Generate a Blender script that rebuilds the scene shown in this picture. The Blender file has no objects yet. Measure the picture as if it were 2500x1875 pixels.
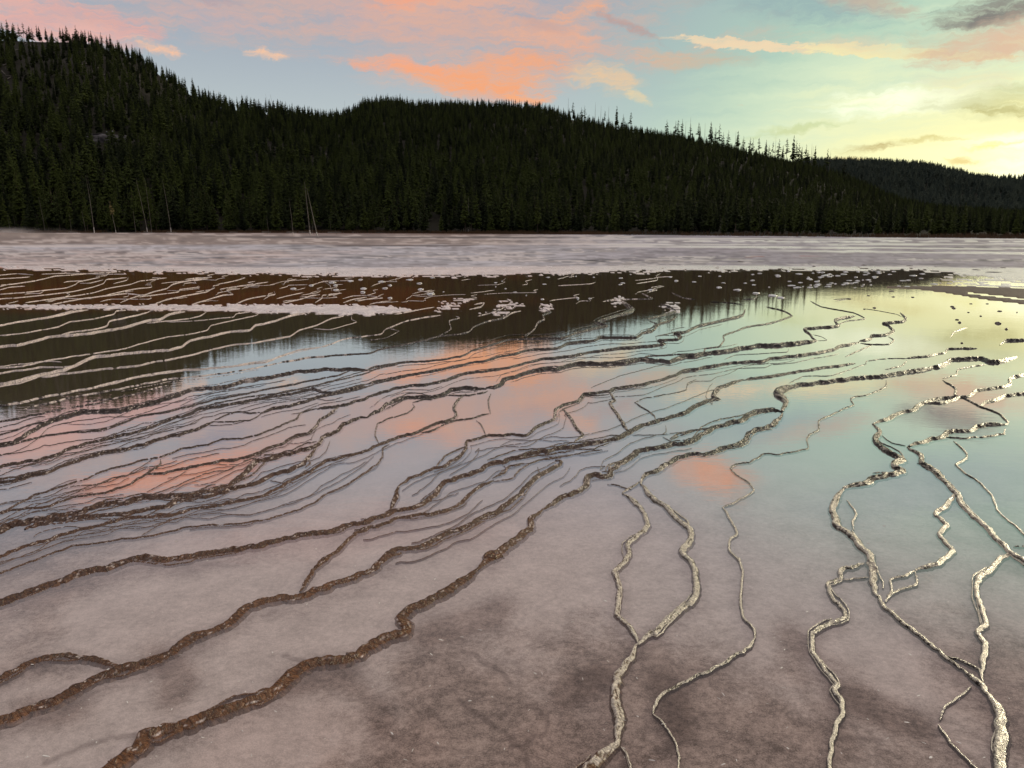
import bpy, bmesh, math, random
import numpy as np
from mathutils import Vector, Matrix
random.seed(7); rng = np.random.default_rng(7)
R = math.radians
C = bpy.context.scene.collection
S = bpy.context.scene

# ------------------------------------------------------------------ camera
PITCH = R(11.6); CAM_H = 2.0; FPX = 1882.0          # focal length in pixels of the 2500 x 1875 photograph
cd = bpy.data.cameras.new("camera"); cam = bpy.data.objects.new("camera", cd); C.objects.link(cam)
cam.location = (0, 0, CAM_H); cam.rotation_euler = (math.pi/2 - PITCH, 0, 0)
cd.sensor_fit = 'HORIZONTAL'; cd.sensor_width = 36.0; cd.lens = 36.0*FPX/2500.0
cd.clip_start = 0.05; cd.clip_end = 12000
S.camera = cam

def lin(c):
    c = [x/255.0 for x in c]
    return tuple((x/12.92 if x <= 0.04045 else ((x+0.055)/1.055)**2.4) for x in c)

def ray(X, Y):                     # photo pixel -> direction (numpy friendly)
    x = (np.asarray(X, float)-1250)/FPX; y = (937.5-np.asarray(Y, float))/FPX
    cp, sp = math.cos(PITCH), math.sin(PITCH)
    return np.stack([x, cp+y*sp, -sp+y*cp], -1)
def gpt(X, Y, z=0.0):              # photo pixel -> point of the ground plane
    d = ray(X, Y); t = (z-CAM_H)/d[..., 2]
    return np.stack([d[..., 0]*t, d[..., 1]*t, np.full(np.shape(t), z)], -1)
def proj(P):                       # world -> photo pixel
    cp, sp = math.cos(PITCH), math.sin(PITCH)
    x = P[..., 0]; y = P[..., 1]; z = P[..., 2]-CAM_H
    f = y*cp-z*sp; u = y*sp+z*cp
    f = np.where(f > 1e-3, f, 1e-3)
    return 1250+FPX*x/f, 937.5-FPX*u/f
def azel(X, Y, mirror=False):      # degrees
    d = ray(X, Y); 
    el = math.degrees(math.atan2(float(d[2]), math.hypot(float(d[0]), float(d[1]))))
    return math.degrees(math.atan2(float(d[0]), float(d[1]))), (-el if mirror else el)

# ------------------------------------------------------------------ sky
class NB:
    """small helper for building node trees"""
    def __init__(s, nt): s.nt = nt; s.n = nt.nodes; s.l = nt.links
    def new(s, t, **k):
        nd = s.n.new(t)
        for a, b in k.items(): setattr(nd, a, b)
        return nd
    def put(s, sock, v):
        if v is None: return
        if hasattr(v, 'is_output') or hasattr(v, 'links'): s.l.new(v, sock)
        else: sock.default_value = v
    def math(s, op, a, b=None, c=None, clamp=False):
        nd = s.new('ShaderNodeMath', operation=op, use_clamp=clamp)
        s.put(nd.inputs[0], a); s.put(nd.inputs[1], b)
        if c is not None: s.put(nd.inputs[2], c)
        return nd.outputs[0]
    def vmath(s, op, a, b=None):
        nd = s.new('ShaderNodeVectorMath', operation=op)
        s.put(nd.inputs[0], a); s.put(nd.inputs[1], b)
        return nd.outputs[0]
    def noise(s, vec, scale, detail=3, rough=0.55, dist=0.0):
        nd = s.new('ShaderNodeTexNoise'); s.put(nd.inputs['Vector'], vec)
        nd.inputs['Scale'].default_value = scale; nd.inputs['Detail'].default_value = detail
        nd.inputs['Roughness'].default_value = rough; nd.inputs['Distortion'].default_value = dist
        return nd
    def mapping(s, vec, loc=(0, 0, 0), rot=(0, 0, 0), sc=(1, 1, 1), kind='POINT'):
        nd = s.new('ShaderNodeMapping', vector_type=kind); s.put(nd.inputs[0], vec)
        nd.inputs[1].default_value = loc; nd.inputs[2].default_value = rot; nd.inputs[3].default_value = sc
        return nd.outputs[0]
    def mix(s, f, a, b, blend='MIX'):
        nd = s.new('ShaderNodeMix', data_type='RGBA', blend_type=blend)
        s.put(nd.inputs[0], f)
        for i, v in ((6, a), (7, b)):
            if isinstance(v, tuple): v = tuple(v)+(1,)*(4-len(v))
            s.put(nd.inputs[i], v)
        return nd.outputs[2]
    def step(s, v, a, b, smooth=True, lo=0.0, hi=1.0):
        nd = s.new('ShaderNodeMapRange', interpolation_type='SMOOTHSTEP' if smooth else 'LINEAR')
        s.put(nd.inputs[0], v); nd.inputs[1].default_value = a; nd.inputs[2].default_value = b
        nd.inputs[3].default_value = lo; nd.inputs[4].default_value = hi
        return nd.outputs[0]

W = bpy.data.worlds.new("World"); S.world = W; W.use_nodes = True
W.node_tree.nodes.clear(); nb = NB(W.node_tree)
tc = nb.new('ShaderNodeTexCoord')
sep = nb.new('ShaderNodeSeparateXYZ'); nb.l.new(tc.outputs['Generated'], sep.inputs[0])
DEG = 57.29578
az = nb.math('MULTIPLY', nb.math('ARCTAN2', sep.outputs[0], sep.outputs[1]), DEG)
el = nb.math('MULTIPLY', nb.math('ARCSINE', sep.outputs[2]), DEG)
cmb = nb.new('ShaderNodeCombineXYZ'); nb.l.new(az, cmb.inputs[0]); nb.l.new(el, cmb.inputs[1])
P0 = cmb.outputs[0]
w1 = nb.noise(P0, 0.16, 4, 0.6)                                   # ragged edges for every cloud
off = nb.vmath('MULTIPLY', nb.vmath('SUBTRACT', w1.outputs['Color'], (0.5, 0.5, 0.5)), (5.0, 2.2, 0.0))
w2 = nb.noise(P0, 0.9, 4, 0.6)
off2 = nb.vmath('MULTIPLY', nb.vmath('SUBTRACT', w2.outputs['Color'], (0.5, 0.5, 0.5)), (1.6, 1.0, 0.0))
PW = nb.vmath('ADD', nb.vmath('ADD', P0, off), off2)
PS = nb.vmath('ADD', P0, off2)                                    # lightly warped, for thin things
nA = nb.noise(nb.mapping(PW, rot=(0, 0, R(14)), sc=(0.13, 0.62, 1)), 1.0, 6, 0.62, 0.4).outputs[0]   # long cirrus fibres
nB = nb.noise(nb.mapping(PS, rot=(0, 0, R(-8)), sc=(0.5, 1.5, 1)), 1.0, 6, 0.65, 0.6).outputs[0]     # finer wisps
nC = nb.noise(nb.mapping(P0, rot=(0, 0, R(55)), sc=(0.5, 2.6, 1)), 1.0, 3, 0.6).outputs[0]           # contrail combing
nH = nb.noise(nb.mapping(PS, rot=(0, 0, R(3)), sc=(0.09, 0.75, 1)), 1.0, 5, 0.6, 0.3).outputs[0]     # flat bars near the horizon
nF = nb.noise(nb.mapping(PS, rot=(0, 0, R(11)), sc=(0.42, 3.4, 1)), 1.0, 6, 0.66, 0.8).outputs[0]    # fine combed fibres
NZ = {'A': nA, 'B': nB, 'C': nC, 'H': nH}

# behind the camera the sky is dimmed, overhead it is brightened as added fill
def blob(c, x0, y0, x1, y1, th, rgb, a=1.0, k=0.6, nz='A', m=False, gain=1.0, warp=True, lo=0.0, hi=0.85):
    """a cloud lying along the line between two points of the photograph (2212 px wide view); m: seen in the water"""
    s = 2500/2212
    if rgb[0] > 225 and rgb[0]-rgb[2] > 60: rgb = (rgb[0]-2, rgb[1]+12, rgb[2]+14)
    th *= 1.38
    a0, e0 = azel(x0*s, y0*s, m); a1, e1 = azel(x1*s, y1*s, m)
    return blob_ae(c, (a0+a1)/2, (e0+e1)/2, max(math.hypot(a1-a0, e1-e0)/2, 0.3)*1.38, th/33.0, math.atan2(e1-e0, a1-a0),
                   rgb, a, k, nz, gain, warp, lo, hi)
def blob_ae(c, ca, ce, hl, hw, ang, rgb, a=1.0, k=0.6, nz='A', gain=1.0, warp=True, lo=0.0, hi=0.85):
    vec = nb.mapping(PW if warp else PS, loc=(ca, ce, 0), rot=(0, 0, ang), sc=(hl, hw, 1), kind='TEXTURE')
    g = nb.new('ShaderNodeTexGradient', gradient_type='SPHERICAL'); nb.l.new(vec, g.inputs[0])
    v = g.outputs['Fac']
    if k: v = nb.math('MULTIPLY_ADD', nb.math('SUBTRACT', NZ[nz], 0.5), nb.math('MULTIPLY', nb.step(v, 0.0, 0.25), k*2), v)
    if k > .1: v = nb.math('MULTIPLY_ADD', nb.math('SUBTRACT', nF, .5), .62, v)
    f = nb.step(v, lo+(.10 if k > .1 else 0), hi, hi=a)
    if k > .1: f = nb.math('MULTIPLY', nb.math('MULTIPLY', f, nb.step(nB if nz == 'A' else nA, .26, .56, lo=.50)), nb.step(nF, .32, .58, lo=.70))
    return nb.mix(f, c, tuple(x*gain for x in lin(rgb)))

# broad colours of the dusk sky
col = nb.mix(nb.step(el, 3, 15), lin((196, 208, 207)), lin((162, 172, 186)))
col = nb.mix(nb.step(el, 14, 24), col, lin((182, 170, 172)))
elw = nb.math('ADD', el, nb.math('MULTIPLY', nb.math('SUBTRACT', nH, .5), 9.0))
def glowd(a0, e0, sa, se, e=el):
    return nb.math('SQRT', nb.math('ADD', nb.math('POWER', nb.math('DIVIDE', nb.math('SUBTRACT', az, a0), sa), 2.0),
                                   nb.math('POWER', nb.math('ABSOLUTE', nb.math('DIVIDE', nb.math('SUBTRACT', e, e0), se)), 2.0)))
col = nb.mix(nb.step(glowd(40, 6, 42, 24), 1.0, .45), col, lin((176, 208, 190)))
col = nb.mix(nb.step(glowd(38, 3.5, 33, 12, elw), 1.0, .55), col, lin((222, 238, 204)))
col = nb.mix(nb.step(glowd(39, 2.5, 27, 8.6, elw), 1.0, .5), col, tuple(1.05*x for x in lin((252, 250, 190))))
col = nb.mix(nb.step(glowd(40, 2.5, 19, 5, elw), 1.0, .2), col, tuple(1.25*x for x in lin((255, 254, 200))))
col = nb.mix(nb.step(glowd(36, 4.2, 8, 2.2, elw), 1.0, .2), col, tuple(1.5*x for x in lin((255, 255, 215))))
col = blob(col, 1780, 235, 2150, 205, 34, (250, 255, 225), .8, .3, 'H', gain=1.2)
# glow of the set sun continuing to the right of the frame
col = blob_ae(col, 50, 4, 24, 14, 0, (255, 240, 175), .95, .2, 'H', gain=1.2, hi=1.0)
col = nb.mix(nb.math('MULTIPLY', nb.step(az, 35.5, 42), nb.math('MULTIPLY', nb.step(az, 82, 64), nb.math('MULTIPLY', nb.step(el, 26, 8), nb.step(el, -1, 1.5)))), col, (9.5, 8.4, 5.9))  # unseen patch of sky, added much brighter so right-facing rims glint
# mid clouds
col = blob(col, 0, 10, 330, 75, 40, (226, 172, 166), .85, .8, hi=.6)
col = blob(col, 60, 60, 300, 95, 30, (234, 172, 160), .8, .6)
col = blob(col, 260, 85, 390, 112, 14, (255, 186, 148), .95, .5, 'B')
col = blob(col, 250, 0, 650, 45, 40, (200, 176, 180), .55, .9, 'B')
col = blob(col, -200, 0, 120, 0, 36, (232, 168, 156), .7, .7)
col = blob(col, 532, 112, 622, 122, 13, (255, 190, 150), .95, .9, 'B', warp=False)
col = blob(col, 600, 10, 1050, 70, 50, (192, 172, 182), .65, .8)
col = blob(col, 820, 8, 1150, 25, 34, (238, 166, 140), .85, .7)
col = blob(col, 760, 40, 1300, 70, 40, (206, 172, 166), .7, .7)
col = blob(col, 600, 60, 1500, 110, 80, (208, 178, 166), .34, .6)
col = blob(col, 800, 175, 1230, 170, 36, (246, 174, 134), .6, .45)
col = blob(col, 740, 132, 1010, 158, 22, (250, 160, 122), 1, .6, 'B')
col = blob(col, 850, 168, 1190, 196, 36, (252, 158, 108), 1, .55, 'A')
col = blob(col, 960, 150, 1290, 120, 44, (246, 160, 118), 1, .6, 'A')
col = blob(col, 1070, 60, 1370, 110, 30, (236, 166, 138), .95, .7)
col = blob(col, 1080, 205, 1190, 214, 14, (255, 164, 112), 1, .4, 'B')
col = blob(col, 1200, 130, 1420, 215, 34, (236, 190, 150), .85, .8)
col = blob(col, 1330, 200, 1410, 226, 14, (250, 206, 150), .9, .6, 'B')
col = blob(col, 1270, 5, 1460, 95, 12, (186, 152, 148), .8, .5)
col = blob(col, 1100, 36, 1230, 70, 20, (172, 152, 158), .55, .5)
col = blob(col, 1370, 110, 1620, 135, 22, (214, 186, 158), .7, .8)
col = blob(col, 1470, 84, 2260, 128, 9, (240, 206, 168), .75, .3, 'C', warp=False, hi=.5)
col = blob(col, 1480, 84, 1760, 104, 12, (246, 208, 168), .95, .75, 'C', warp=False, hi=.4)
col = blob(col, 1740, 103, 2060, 118, 13, (250, 226, 168), .95, .75, 'C', warp=False, hi=.4)
col = blob(col, 1980, 116, 2200, 124, 8, (242, 212, 158), .9, .6, 'C', warp=False, hi=.4)
col = blob(col, 1700, -20, 2000, 30, 22, (222, 178, 148), .8, .8)
col = blob(col, 1920, 95, 2260, 70, 44, (216, 190, 160), .8, .7)
col = blob(col, 2110, 100, 2300, 66, 20, (240, 178, 132), .9, .6, 'B')
col = blob(col, 1990, 38, 2300, -5, 34, (138, 134, 128), .9, .75)
col = blob(col, 2050, 45, 2260, 10, 16, (122, 122, 120), .8, .8, 'B')
col = blob(col, 1960, 225, 2350, 215, 30, (196, 196, 140), .6, .9, 'H')
col = blob(col, 2080, 240, 2260, 240, 12, (190, 184, 120), .7, .8, 'B')
col = blob(col, 1800, 330, 1960, 308, 11, (176, 148, 84), .85, .5, 'B', warp=False)
col = blob(col, 1900, 305, 2110, 298, 7, (206, 186, 104), .7, .5, 'B', warp=False)
col = blob(col, 1620, 300, 1850, 262, 9, (196, 210, 150), .6, .5, 'B')
col = blob(col, 1790, 345, 1880, 352, 12, (222, 170, 96), .7, .5, 'B', warp=False)
col = blob(col, 2050, 335, 2260, 300, 10, (250, 226, 110), .8, .7, 'H')
col = blob(col, 2040, 352, 2130, 348, 8, (232, 184, 96), .7, .6, 'B')
# clouds above the frame, known from the pools that mirror them
col = blob(col, -200, 1090, 1500, 880, 110, (232, 168, 142), .5, .8, 'A', m=True)
col = blob(col, 820, 925, 1010, 950, 26, (250, 158, 122), .85, .8, 'A', m=True)
col = blob(col, 100, 1085, 660, 975, 40, (246, 150, 118), .95, .6, 'A', m=True)
col = blob(col, -250, 1020, 300, 930, 44, (236, 166, 152), .8, .7, 'A', m=True)
col = blob(col, 330, 985, 570, 930, 24, (140, 150, 174), .75, .6, 'A', m=True)
col = blob(col, 840, 1050, 1250, 975, 40, (148, 154, 166), .75, .4, 'A', m=True)
col = blob(col, 1180, 900, 1330, 930, 22, (246, 166, 126), .8, .7, 'A', m=True)
col = blob(col, 1440, 1000, 1640, 1050, 56, (255, 150, 96), .95, .5, 'A', m=True)
col = blob(col, 1640, 842, 1960, 852, 22, (240, 196, 160), .5, .7, 'A', m=True)
col = blob(col, 1900, 830, 2300, 900, 44, (226, 184, 156), .85, .7, 'A', m=True)
col = blob(col, 1880, 770, 2120, 790, 26, (238, 206, 170), .3, .7, 'A', m=True)
col = blob(col, 1450, 930, 1900, 900, 40, (150, 176, 180), .7, .5, 'A', m=True)
col = blob(col, 300, 1200, 1100, 1160, 70, (206, 172, 170), .6, .8, 'A', m=True)
col = blob(col, 1700, 1100, 2400, 1000, 80, (162, 182, 186), .7, .5, 'A', m=True)
# eastern half: dimmer lilac grey with old pink cloud; unseen zenith brightened for fill
behind = nb.step(sep.outputs[1], 0.15, -0.5)
colb = nb.mix(nb.step(nA, 0.4, 0.7), lin((70, 74, 94)), lin((104, 90, 98)))
col = nb.mix(nb.math('MULTIPLY', behind, .9), col, colb)
zen = nb.mix(nb.step(nA, 0.35, 0.7), (1.0, .99, 1.02), (1.16, 1.03, 1.0))
col = nb.mix(nb.step(el, 36, 62), col, zen)
col = nb.mix(nb.step(el, 0.5, -3), col, (0.08, 0.08, 0.09))
# a share of physical twilight sky
nish = nb.new('ShaderNodeTexSky', sky_type='NISHITA'); nish.sun_disc = False
SUN_AZ, SUN_EL = 47.0, 3.0
nish.sun_elevation = R(SUN_EL); nish.sun_rotation = R(SUN_AZ)
fin = nb.mix(0.03, col, nb.mix(1.0, nish.outputs[0], (.1, .1, .1), 'MULTIPLY'))
bg = nb.new('ShaderNodeBackground'); nb.l.new(fin, bg.inputs[0]); bg.inputs[1].default_value = 1.0
wo = nb.new('ShaderNodeOutputWorld'); nb.l.new(bg.outputs[0], wo.inputs[0])
W.cycles.sampling_method = 'MANUAL'; W.cycles.sample_map_resolution = 1024

# afterglow lamp: the sun has set behind the right-hand hills, outside the frame
ld = bpy.data.lights.new("sun", 'SUN'); sun = bpy.data.objects.new("sun", ld); C.objects.link(sun)
ld.energy = 0.7; ld.angle = R(12); ld.color = (1.0, .86, .55)
sun.rotation_euler = (R(90-SUN_EL-3), 0, R(180-SUN_AZ)); sun.location = (200, 200, 80)

S.view_settings.view_transform = 'Standard'; S.view_settings.look = 'None'
S.view_settings.exposure = 0.0; S.view_settings.gamma = 1.0; S.view_settings.use_curve_mapping = False
S.cycles.max_bounces = 5; S.cycles.transparent_max_bounces = 6; S.cycles.volume_bounces = 2
S.cycles.caustics_reflective = False; S.cycles.caustics_refractive = False

# ------------------------------------------------------------------ helpers
def vnoise(x, y, seed=0):
    x = np.asarray(x, float); y = np.asarray(y, float)
    xi = np.floor(x).astype(np.int64); yi = np.floor(y).astype(np.int64)
    fx = x-xi; fy = y-yi; fx = fx*fx*(3-2*fx); fy = fy*fy*(3-2*fy)
    def h(a, b):
        n = (a*374761393+b*668265263+seed*1274126177) & 0xffffffff
        n = ((n ^ (n >> 13))*1274126177) & 0xffffffff
        return ((n ^ (n >> 16)) & 0xffff)/65535.0
    return (h(xi, yi)*(1-fx)+h(xi+1, yi)*fx)*(1-fy)+(h(xi, yi+1)*(1-fx)+h(xi+1, yi+1)*fx)*fy
def fbm(x, y, o=4, seed=0, g=.5):
    t = 0; a = 1; s = 0
    for i in range(o):
        t = t+a*vnoise(x*2**i+17.3*i, y*2**i+5.1*i, seed+i); s += a; a *= g
    return t/s
def sstep(v, a, b):
    t = np.clip((v-a)/(b-a), 0, 1); return t*t*(3-2*t)

def mesh_obj(name, V, F, mats, parent=None, smooth=True, mi=None):
    me = bpy.data.meshes.new(name)
    V = np.asarray(V, np.float32); me.vertices.add(len(V)); me.vertices.foreach_set('co', V.ravel())
    if isinstance(F, np.ndarray):
        k = F.shape[1]; n = len(F); flat = F.ravel().astype(np.int32); starts = np.arange(0, n*k, k, dtype=np.int32)
        tot = np.full(n, k, np.int32)
    else:
        n = len(F); flat = np.fromiter((i for f in F for i in f), np.int32); tot = np.array([len(f) for f in F], np.int32)
        starts = np.concatenate([[0], np.cumsum(tot)[:-1]]).astype(np.int32)
    me.loops.add(len(flat)); me.loops.foreach_set('vertex_index', flat)
    me.polygons.add(n); me.polygons.foreach_set('loop_start', starts); me.polygons.foreach_set('loop_total', tot)
    me.update(calc_edges=True)
    me.polygons.foreach_set('use_smooth', np.full(n, bool(smooth)))
    for m in (mats if isinstance(mats, (list, tuple)) else [mats]): me.materials.append(m)
    if mi is not None: me.polygons.foreach_set('material_index', np.asarray(mi, np.int32))
    o = bpy.data.objects.new(name, me); C.objects.link(o)
    if parent: o.parent = parent
    return o
def grid_faces(nr, nc, wrap=False):
    i, j = np.meshgrid(np.arange(nr-1), np.arange(nc if wrap else nc-1), indexing='ij')
    j2 = (j+1) % nc
    return np.stack([i*nc+j, i*nc+j2, (i+1)*nc+j2, (i+1)*nc+j], -1).reshape(-1, 4)
def add_attr(me, name, arr, typ='FLOAT'):
    a = me.attributes.new(name, typ, 'POINT')
    if typ == 'FLOAT': a.data.foreach_set('value', np.asarray(arr, np.float32).ravel())
    elif typ == 'FLOAT_VECTOR': a.data.foreach_set('vector', np.asarray(arr, np.float32).ravel())
    elif typ == 'FLOAT_COLOR':
        arr = np.asarray(arr, np.float32); arr = np.concatenate([arr, np.ones((len(arr), 1), np.float32)], 1)
        a.data.foreach_set('color', arr.ravel())
    elif typ == 'INT': a.data.foreach_set('value', np.asarray(arr, np.int32).ravel())
def material(name):
    m = bpy.data.materials.new(name); m.use_nodes = True; m.node_tree.nodes.clear()
    b = NB(m.node_tree); o = b.new('ShaderNodeOutputMaterial'); p = b.new('ShaderNodeBsdfPrincipled')
    b.l.new(p.outputs[0], o.inputs[0]); return m, b, p, o
def attr(b, name):
    n = b.new('ShaderNodeAttribute'); n.attribute_name = name; return n
def bump(b, h, strength, dist, normal=None):
    n = b.new('ShaderNodeBump'); b.put(n.inputs['Height'], h); b.put(n.inputs['Strength'], strength)
    b.put(n.inputs['Distance'], dist)
    if normal: b.l.new(normal, n.inputs['Normal'])
    return n.outputs[0]
def thing(name, label, cat, loc, rz=0, group=None):
    o = bpy.data.objects.new(name, None); C.objects.link(o); o.location = loc; o.rotation_euler[2] = rz
    o['label'] = label; o['category'] = cat
    if group: o['group'] = group
    return o

# ------------------------------------------------------------------ materials
def mat_ground():
    m, b, p, o = material('sinter_ground')
    geo = b.new('ShaderNodeNewGeometry'); pos = geo.outputs['Position']
    c = attr(b, 'tint').outputs['Color']; wet = attr(b, 'wet').outputs['Fac']; mot = attr(b, 'mottle').outputs['Fac']
    n1 = b.noise(pos, 5.0, 5, .62).outputs[0]; n2 = b.noise(pos, 38.0, 4, .6).outputs[0]; n3 = b.noise(pos, 160.0, 2, .6).outputs[0]
    n4 = b.noise(b.mapping(pos, rot=(0, 0, R(-24)), sc=(1, 1.7, 1)), 2.6, 5, .72, 1.2).outputs[0]
    n6 = b.noise(pos, 420.0, 1, .5).outputs[0]
    f = b.step(b.math('ADD', b.math('MULTIPLY', n1, .30), b.math('ADD', b.math('MULTIPLY', n2, .30), b.math('MULTIPLY_ADD', n3, .24, b.math('MULTIPLY', n6, .16)))), .40, .585, smooth=False)
    dark = b.mix(1.0, c, (.30, .265, .235), 'MULTIPLY'); lite = b.mix(1.0, c, (1.42, 1.38, 1.36), 'MULTIPLY')
    tone = b.mix(f, dark, lite)
    cc = b.mix(b.math('MULTIPLY', mot, 1.0), c, tone)
    vein = b.step(b.math('ABSOLUTE', b.math('SUBTRACT', n4, .5)), .0, .035, lo=.35, hi=0.0)
    cc = b.mix(b.math('MULTIPLY', vein, mot), cc, b.mix(1.0, c, (.3, .27, .26), 'MULTIPLY'))
    b.put(p.inputs['Base Color'], cc)
    b.put(p.inputs['Roughness'], b.step(wet, 0, 1, smooth=False, lo=.75, hi=.22))
    b.put(p.inputs['Specular IOR Level'], b.step(wet, 0, 1, smooth=False, lo=.2, hi=1.0))
    h = b.math('ADD', b.math('MULTIPLY', n2, .6), b.math('MULTIPLY', n3, .4))
    far = b.noise(pos, 2.2, 4, .7).outputs[0]
    nrm = bump(b, h, .5, .012)
    nrm = bump(b, far, b.math('MULTIPLY', wet, .6), .22, nrm)
    b.l.new(nrm, p.inputs['Normal'])
    return m
def mat_water():
    m = bpy.data.materials.new('shallow_pool_water'); m.use_nodes = True; m.node_tree.nodes.clear(); b = NB(m.node_tree)
    o = b.new('ShaderNodeOutputMaterial'); geo = b.new('ShaderNodeNewGeometry'); pos = geo.outputs['Position']
    r1 = b.noise(b.mapping(pos, rot=(0, 0, R(18)), sc=(.7, 1.6, 1)), 9.0, 3, .5).outputs[0]
    r2 = b.noise(pos, 55.0, 2, .5).outputs[0]; r3 = b.noise(pos, .9, 2, .5).outputs[0]
    h = b.math('ADD', b.math('MULTIPLY', r1, .8), b.math('MULTIPLY', r2, .10))
    nrm = bump(b, h, .22, .0025)
    nrm = bump(b, r3, .2, .006, nrm)
    g = b.new('ShaderNodeBsdfGlossy'); g.inputs['Roughness'].default_value = .0; b.l.new(nrm, g.inputs['Normal'])
    g.inputs['Color'].default_value = (.97, .97, .97, 1)
    t = b.new('ShaderNodeBsdfTransparent'); t.inputs[0].default_value = (.96, .95, .93, 1)
    lw = b.new('ShaderNodeLayerWeight'); lw.inputs['Blend'].default_value = .5
    b.l.new(nrm, lw.inputs['Normal'])
    # facing output = 1-cos for blend .5 ; reflectance of a still film of hot, mineral rich water
    fc = b.new('ShaderNodeFloatCurve'); b.put(fc.inputs['Value'], lw.outputs['Facing'])
    cu = fc.mapping.curves[0]; pts = [(0, .03), (.35, .045), (.45, .075), (.55, .15), (.63, .32), (.70, .50), (.77, .65), (.84, .76), (.92, .79), (1, .85)]
    cu.points[0].location = pts[0]; cu.points[1].location = pts[-1]
    for q in pts[1:-1]: cu.points.new(*q)
    fc.mapping.update()
    mx = b.new('ShaderNodeMixShader'); b.l.new(fc.outputs[0], mx.inputs[0]); b.l.new(t.outputs[0], mx.inputs[1]); b.l.new(g.outputs[0], mx.inputs[2])
    b.l.new(mx.outputs[0], o.inputs[0]); return m
def mat_ridge():
    m, b, p, o = material('wet_mineral_rim')
    rc = attr(b, 'rc').outputs['Vector']; c = attr(b, 'tint').outputs['Color']
    n1 = b.noise(b.mapping(rc, rot=(0, 0, R(35)), sc=(2.4, 1.0, 1)), 1.3, 4, .65, .5).outputs[0]
    n2 = b.noise(rc, 5.0, 3, .6).outputs[0]
    n1 = b.noise(b.mapping(rc, rot=(0, 0, R(28)), sc=(4.2, 1.1, 1)), 1.0, 4, .6, .7).outputs[0]
    h = b.math('ADD', b.math('MULTIPLY', n1, 1.0), b.math('MULTIPLY', n2, .25))
    wv = attr(b, 'wid').outputs['Fac']
    b.l.new(bump(b, h, 1.0, b.math('MULTIPLY', wv, .42)), p.inputs['Normal'])
    cc = b.mix(b.step(n1, .35, .7), b.mix(1.0, c, (.55, .5, .48), 'MULTIPLY'), b.mix(1.0, c, (1.5, 1.45, 1.4), 'MULTIPLY'))
    b.put(p.inputs['Base Color'], cc); p.inputs['Roughness'].default_value = .16; p.inputs['IOR'].default_value = 1.42
    p.inputs['Specular IOR Level'].default_value = .42
    return m
def simple(name, c, rough=.9, var=.0, scale=3.0, spec=.2):
    m, b, p, o = material(name); oi = b.new('ShaderNodeObjectInfo')
    geo = b.new('ShaderNodeNewGeometry')
    n = b.noise(geo.outputs['Position'], scale, 4, .6).outputs[0]
    v = b.math('ADD', b.math('MULTIPLY', b.math('SUBTRACT', oi.outputs['Random'], .5), var), b.math('MULTIPLY', b.math('SUBTRACT', n, .5), 1.0))
    b.put(p.inputs['Base Color'], b.mix(b.step(v, -.4, .4, smooth=False), tuple(x*.6 for x in c), tuple(min(1, x*1.45) for x in c)))
    p.inputs['Roughness'].default_value = rough; p.inputs['Specular IOR Level'].default_value = spec
    return m
def mat_leaf(name, c1, c2):
    m, b, p, o = material(name); oi = b.new('ShaderNodeObjectInfo')
    geo = b.new('ShaderNodeNewGeometry'); n = b.noise(geo.outputs['Position'], .035, 3, .6).outputs[0]
    v = b.math('ADD', b.math('MULTIPLY', oi.outputs['Random'], .55), b.math('MULTIPLY', n, .45))
    b.put(p.inputs['Base Color'], b.mix(b.step(v, .2, .8), c1, c2))
    p.inputs['Roughness'].default_value = .8; p.inputs['Specular IOR Level'].default_value = .15
    return m
M_ground = mat_ground(); M_water = mat_water(); M_ridge = mat_ridge()
M_bark = simple('pine_bark', (.11, .085, .065), .95, .4, 2.0)
M_snag = simple('bleached_wood', (.19, .17, .145), .85, .5, 1.5)
M_white = simple('silica_white', (.72, .66, .60), .7, .2, 6.0)
M_leaf = mat_leaf('pine_needles', (.008, .014, .003), (.054, .072, .012))
M_leaf2 = mat_leaf('yellowing_needles', (.16, .13, .05), (.20, .16, .06))
M_soil = simple('forest_floor', (.015, .013, .007), .95, .0, .08)
M_rock = simple('grey_rock', (.13, .12, .12), .9, .3, .3)

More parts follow.
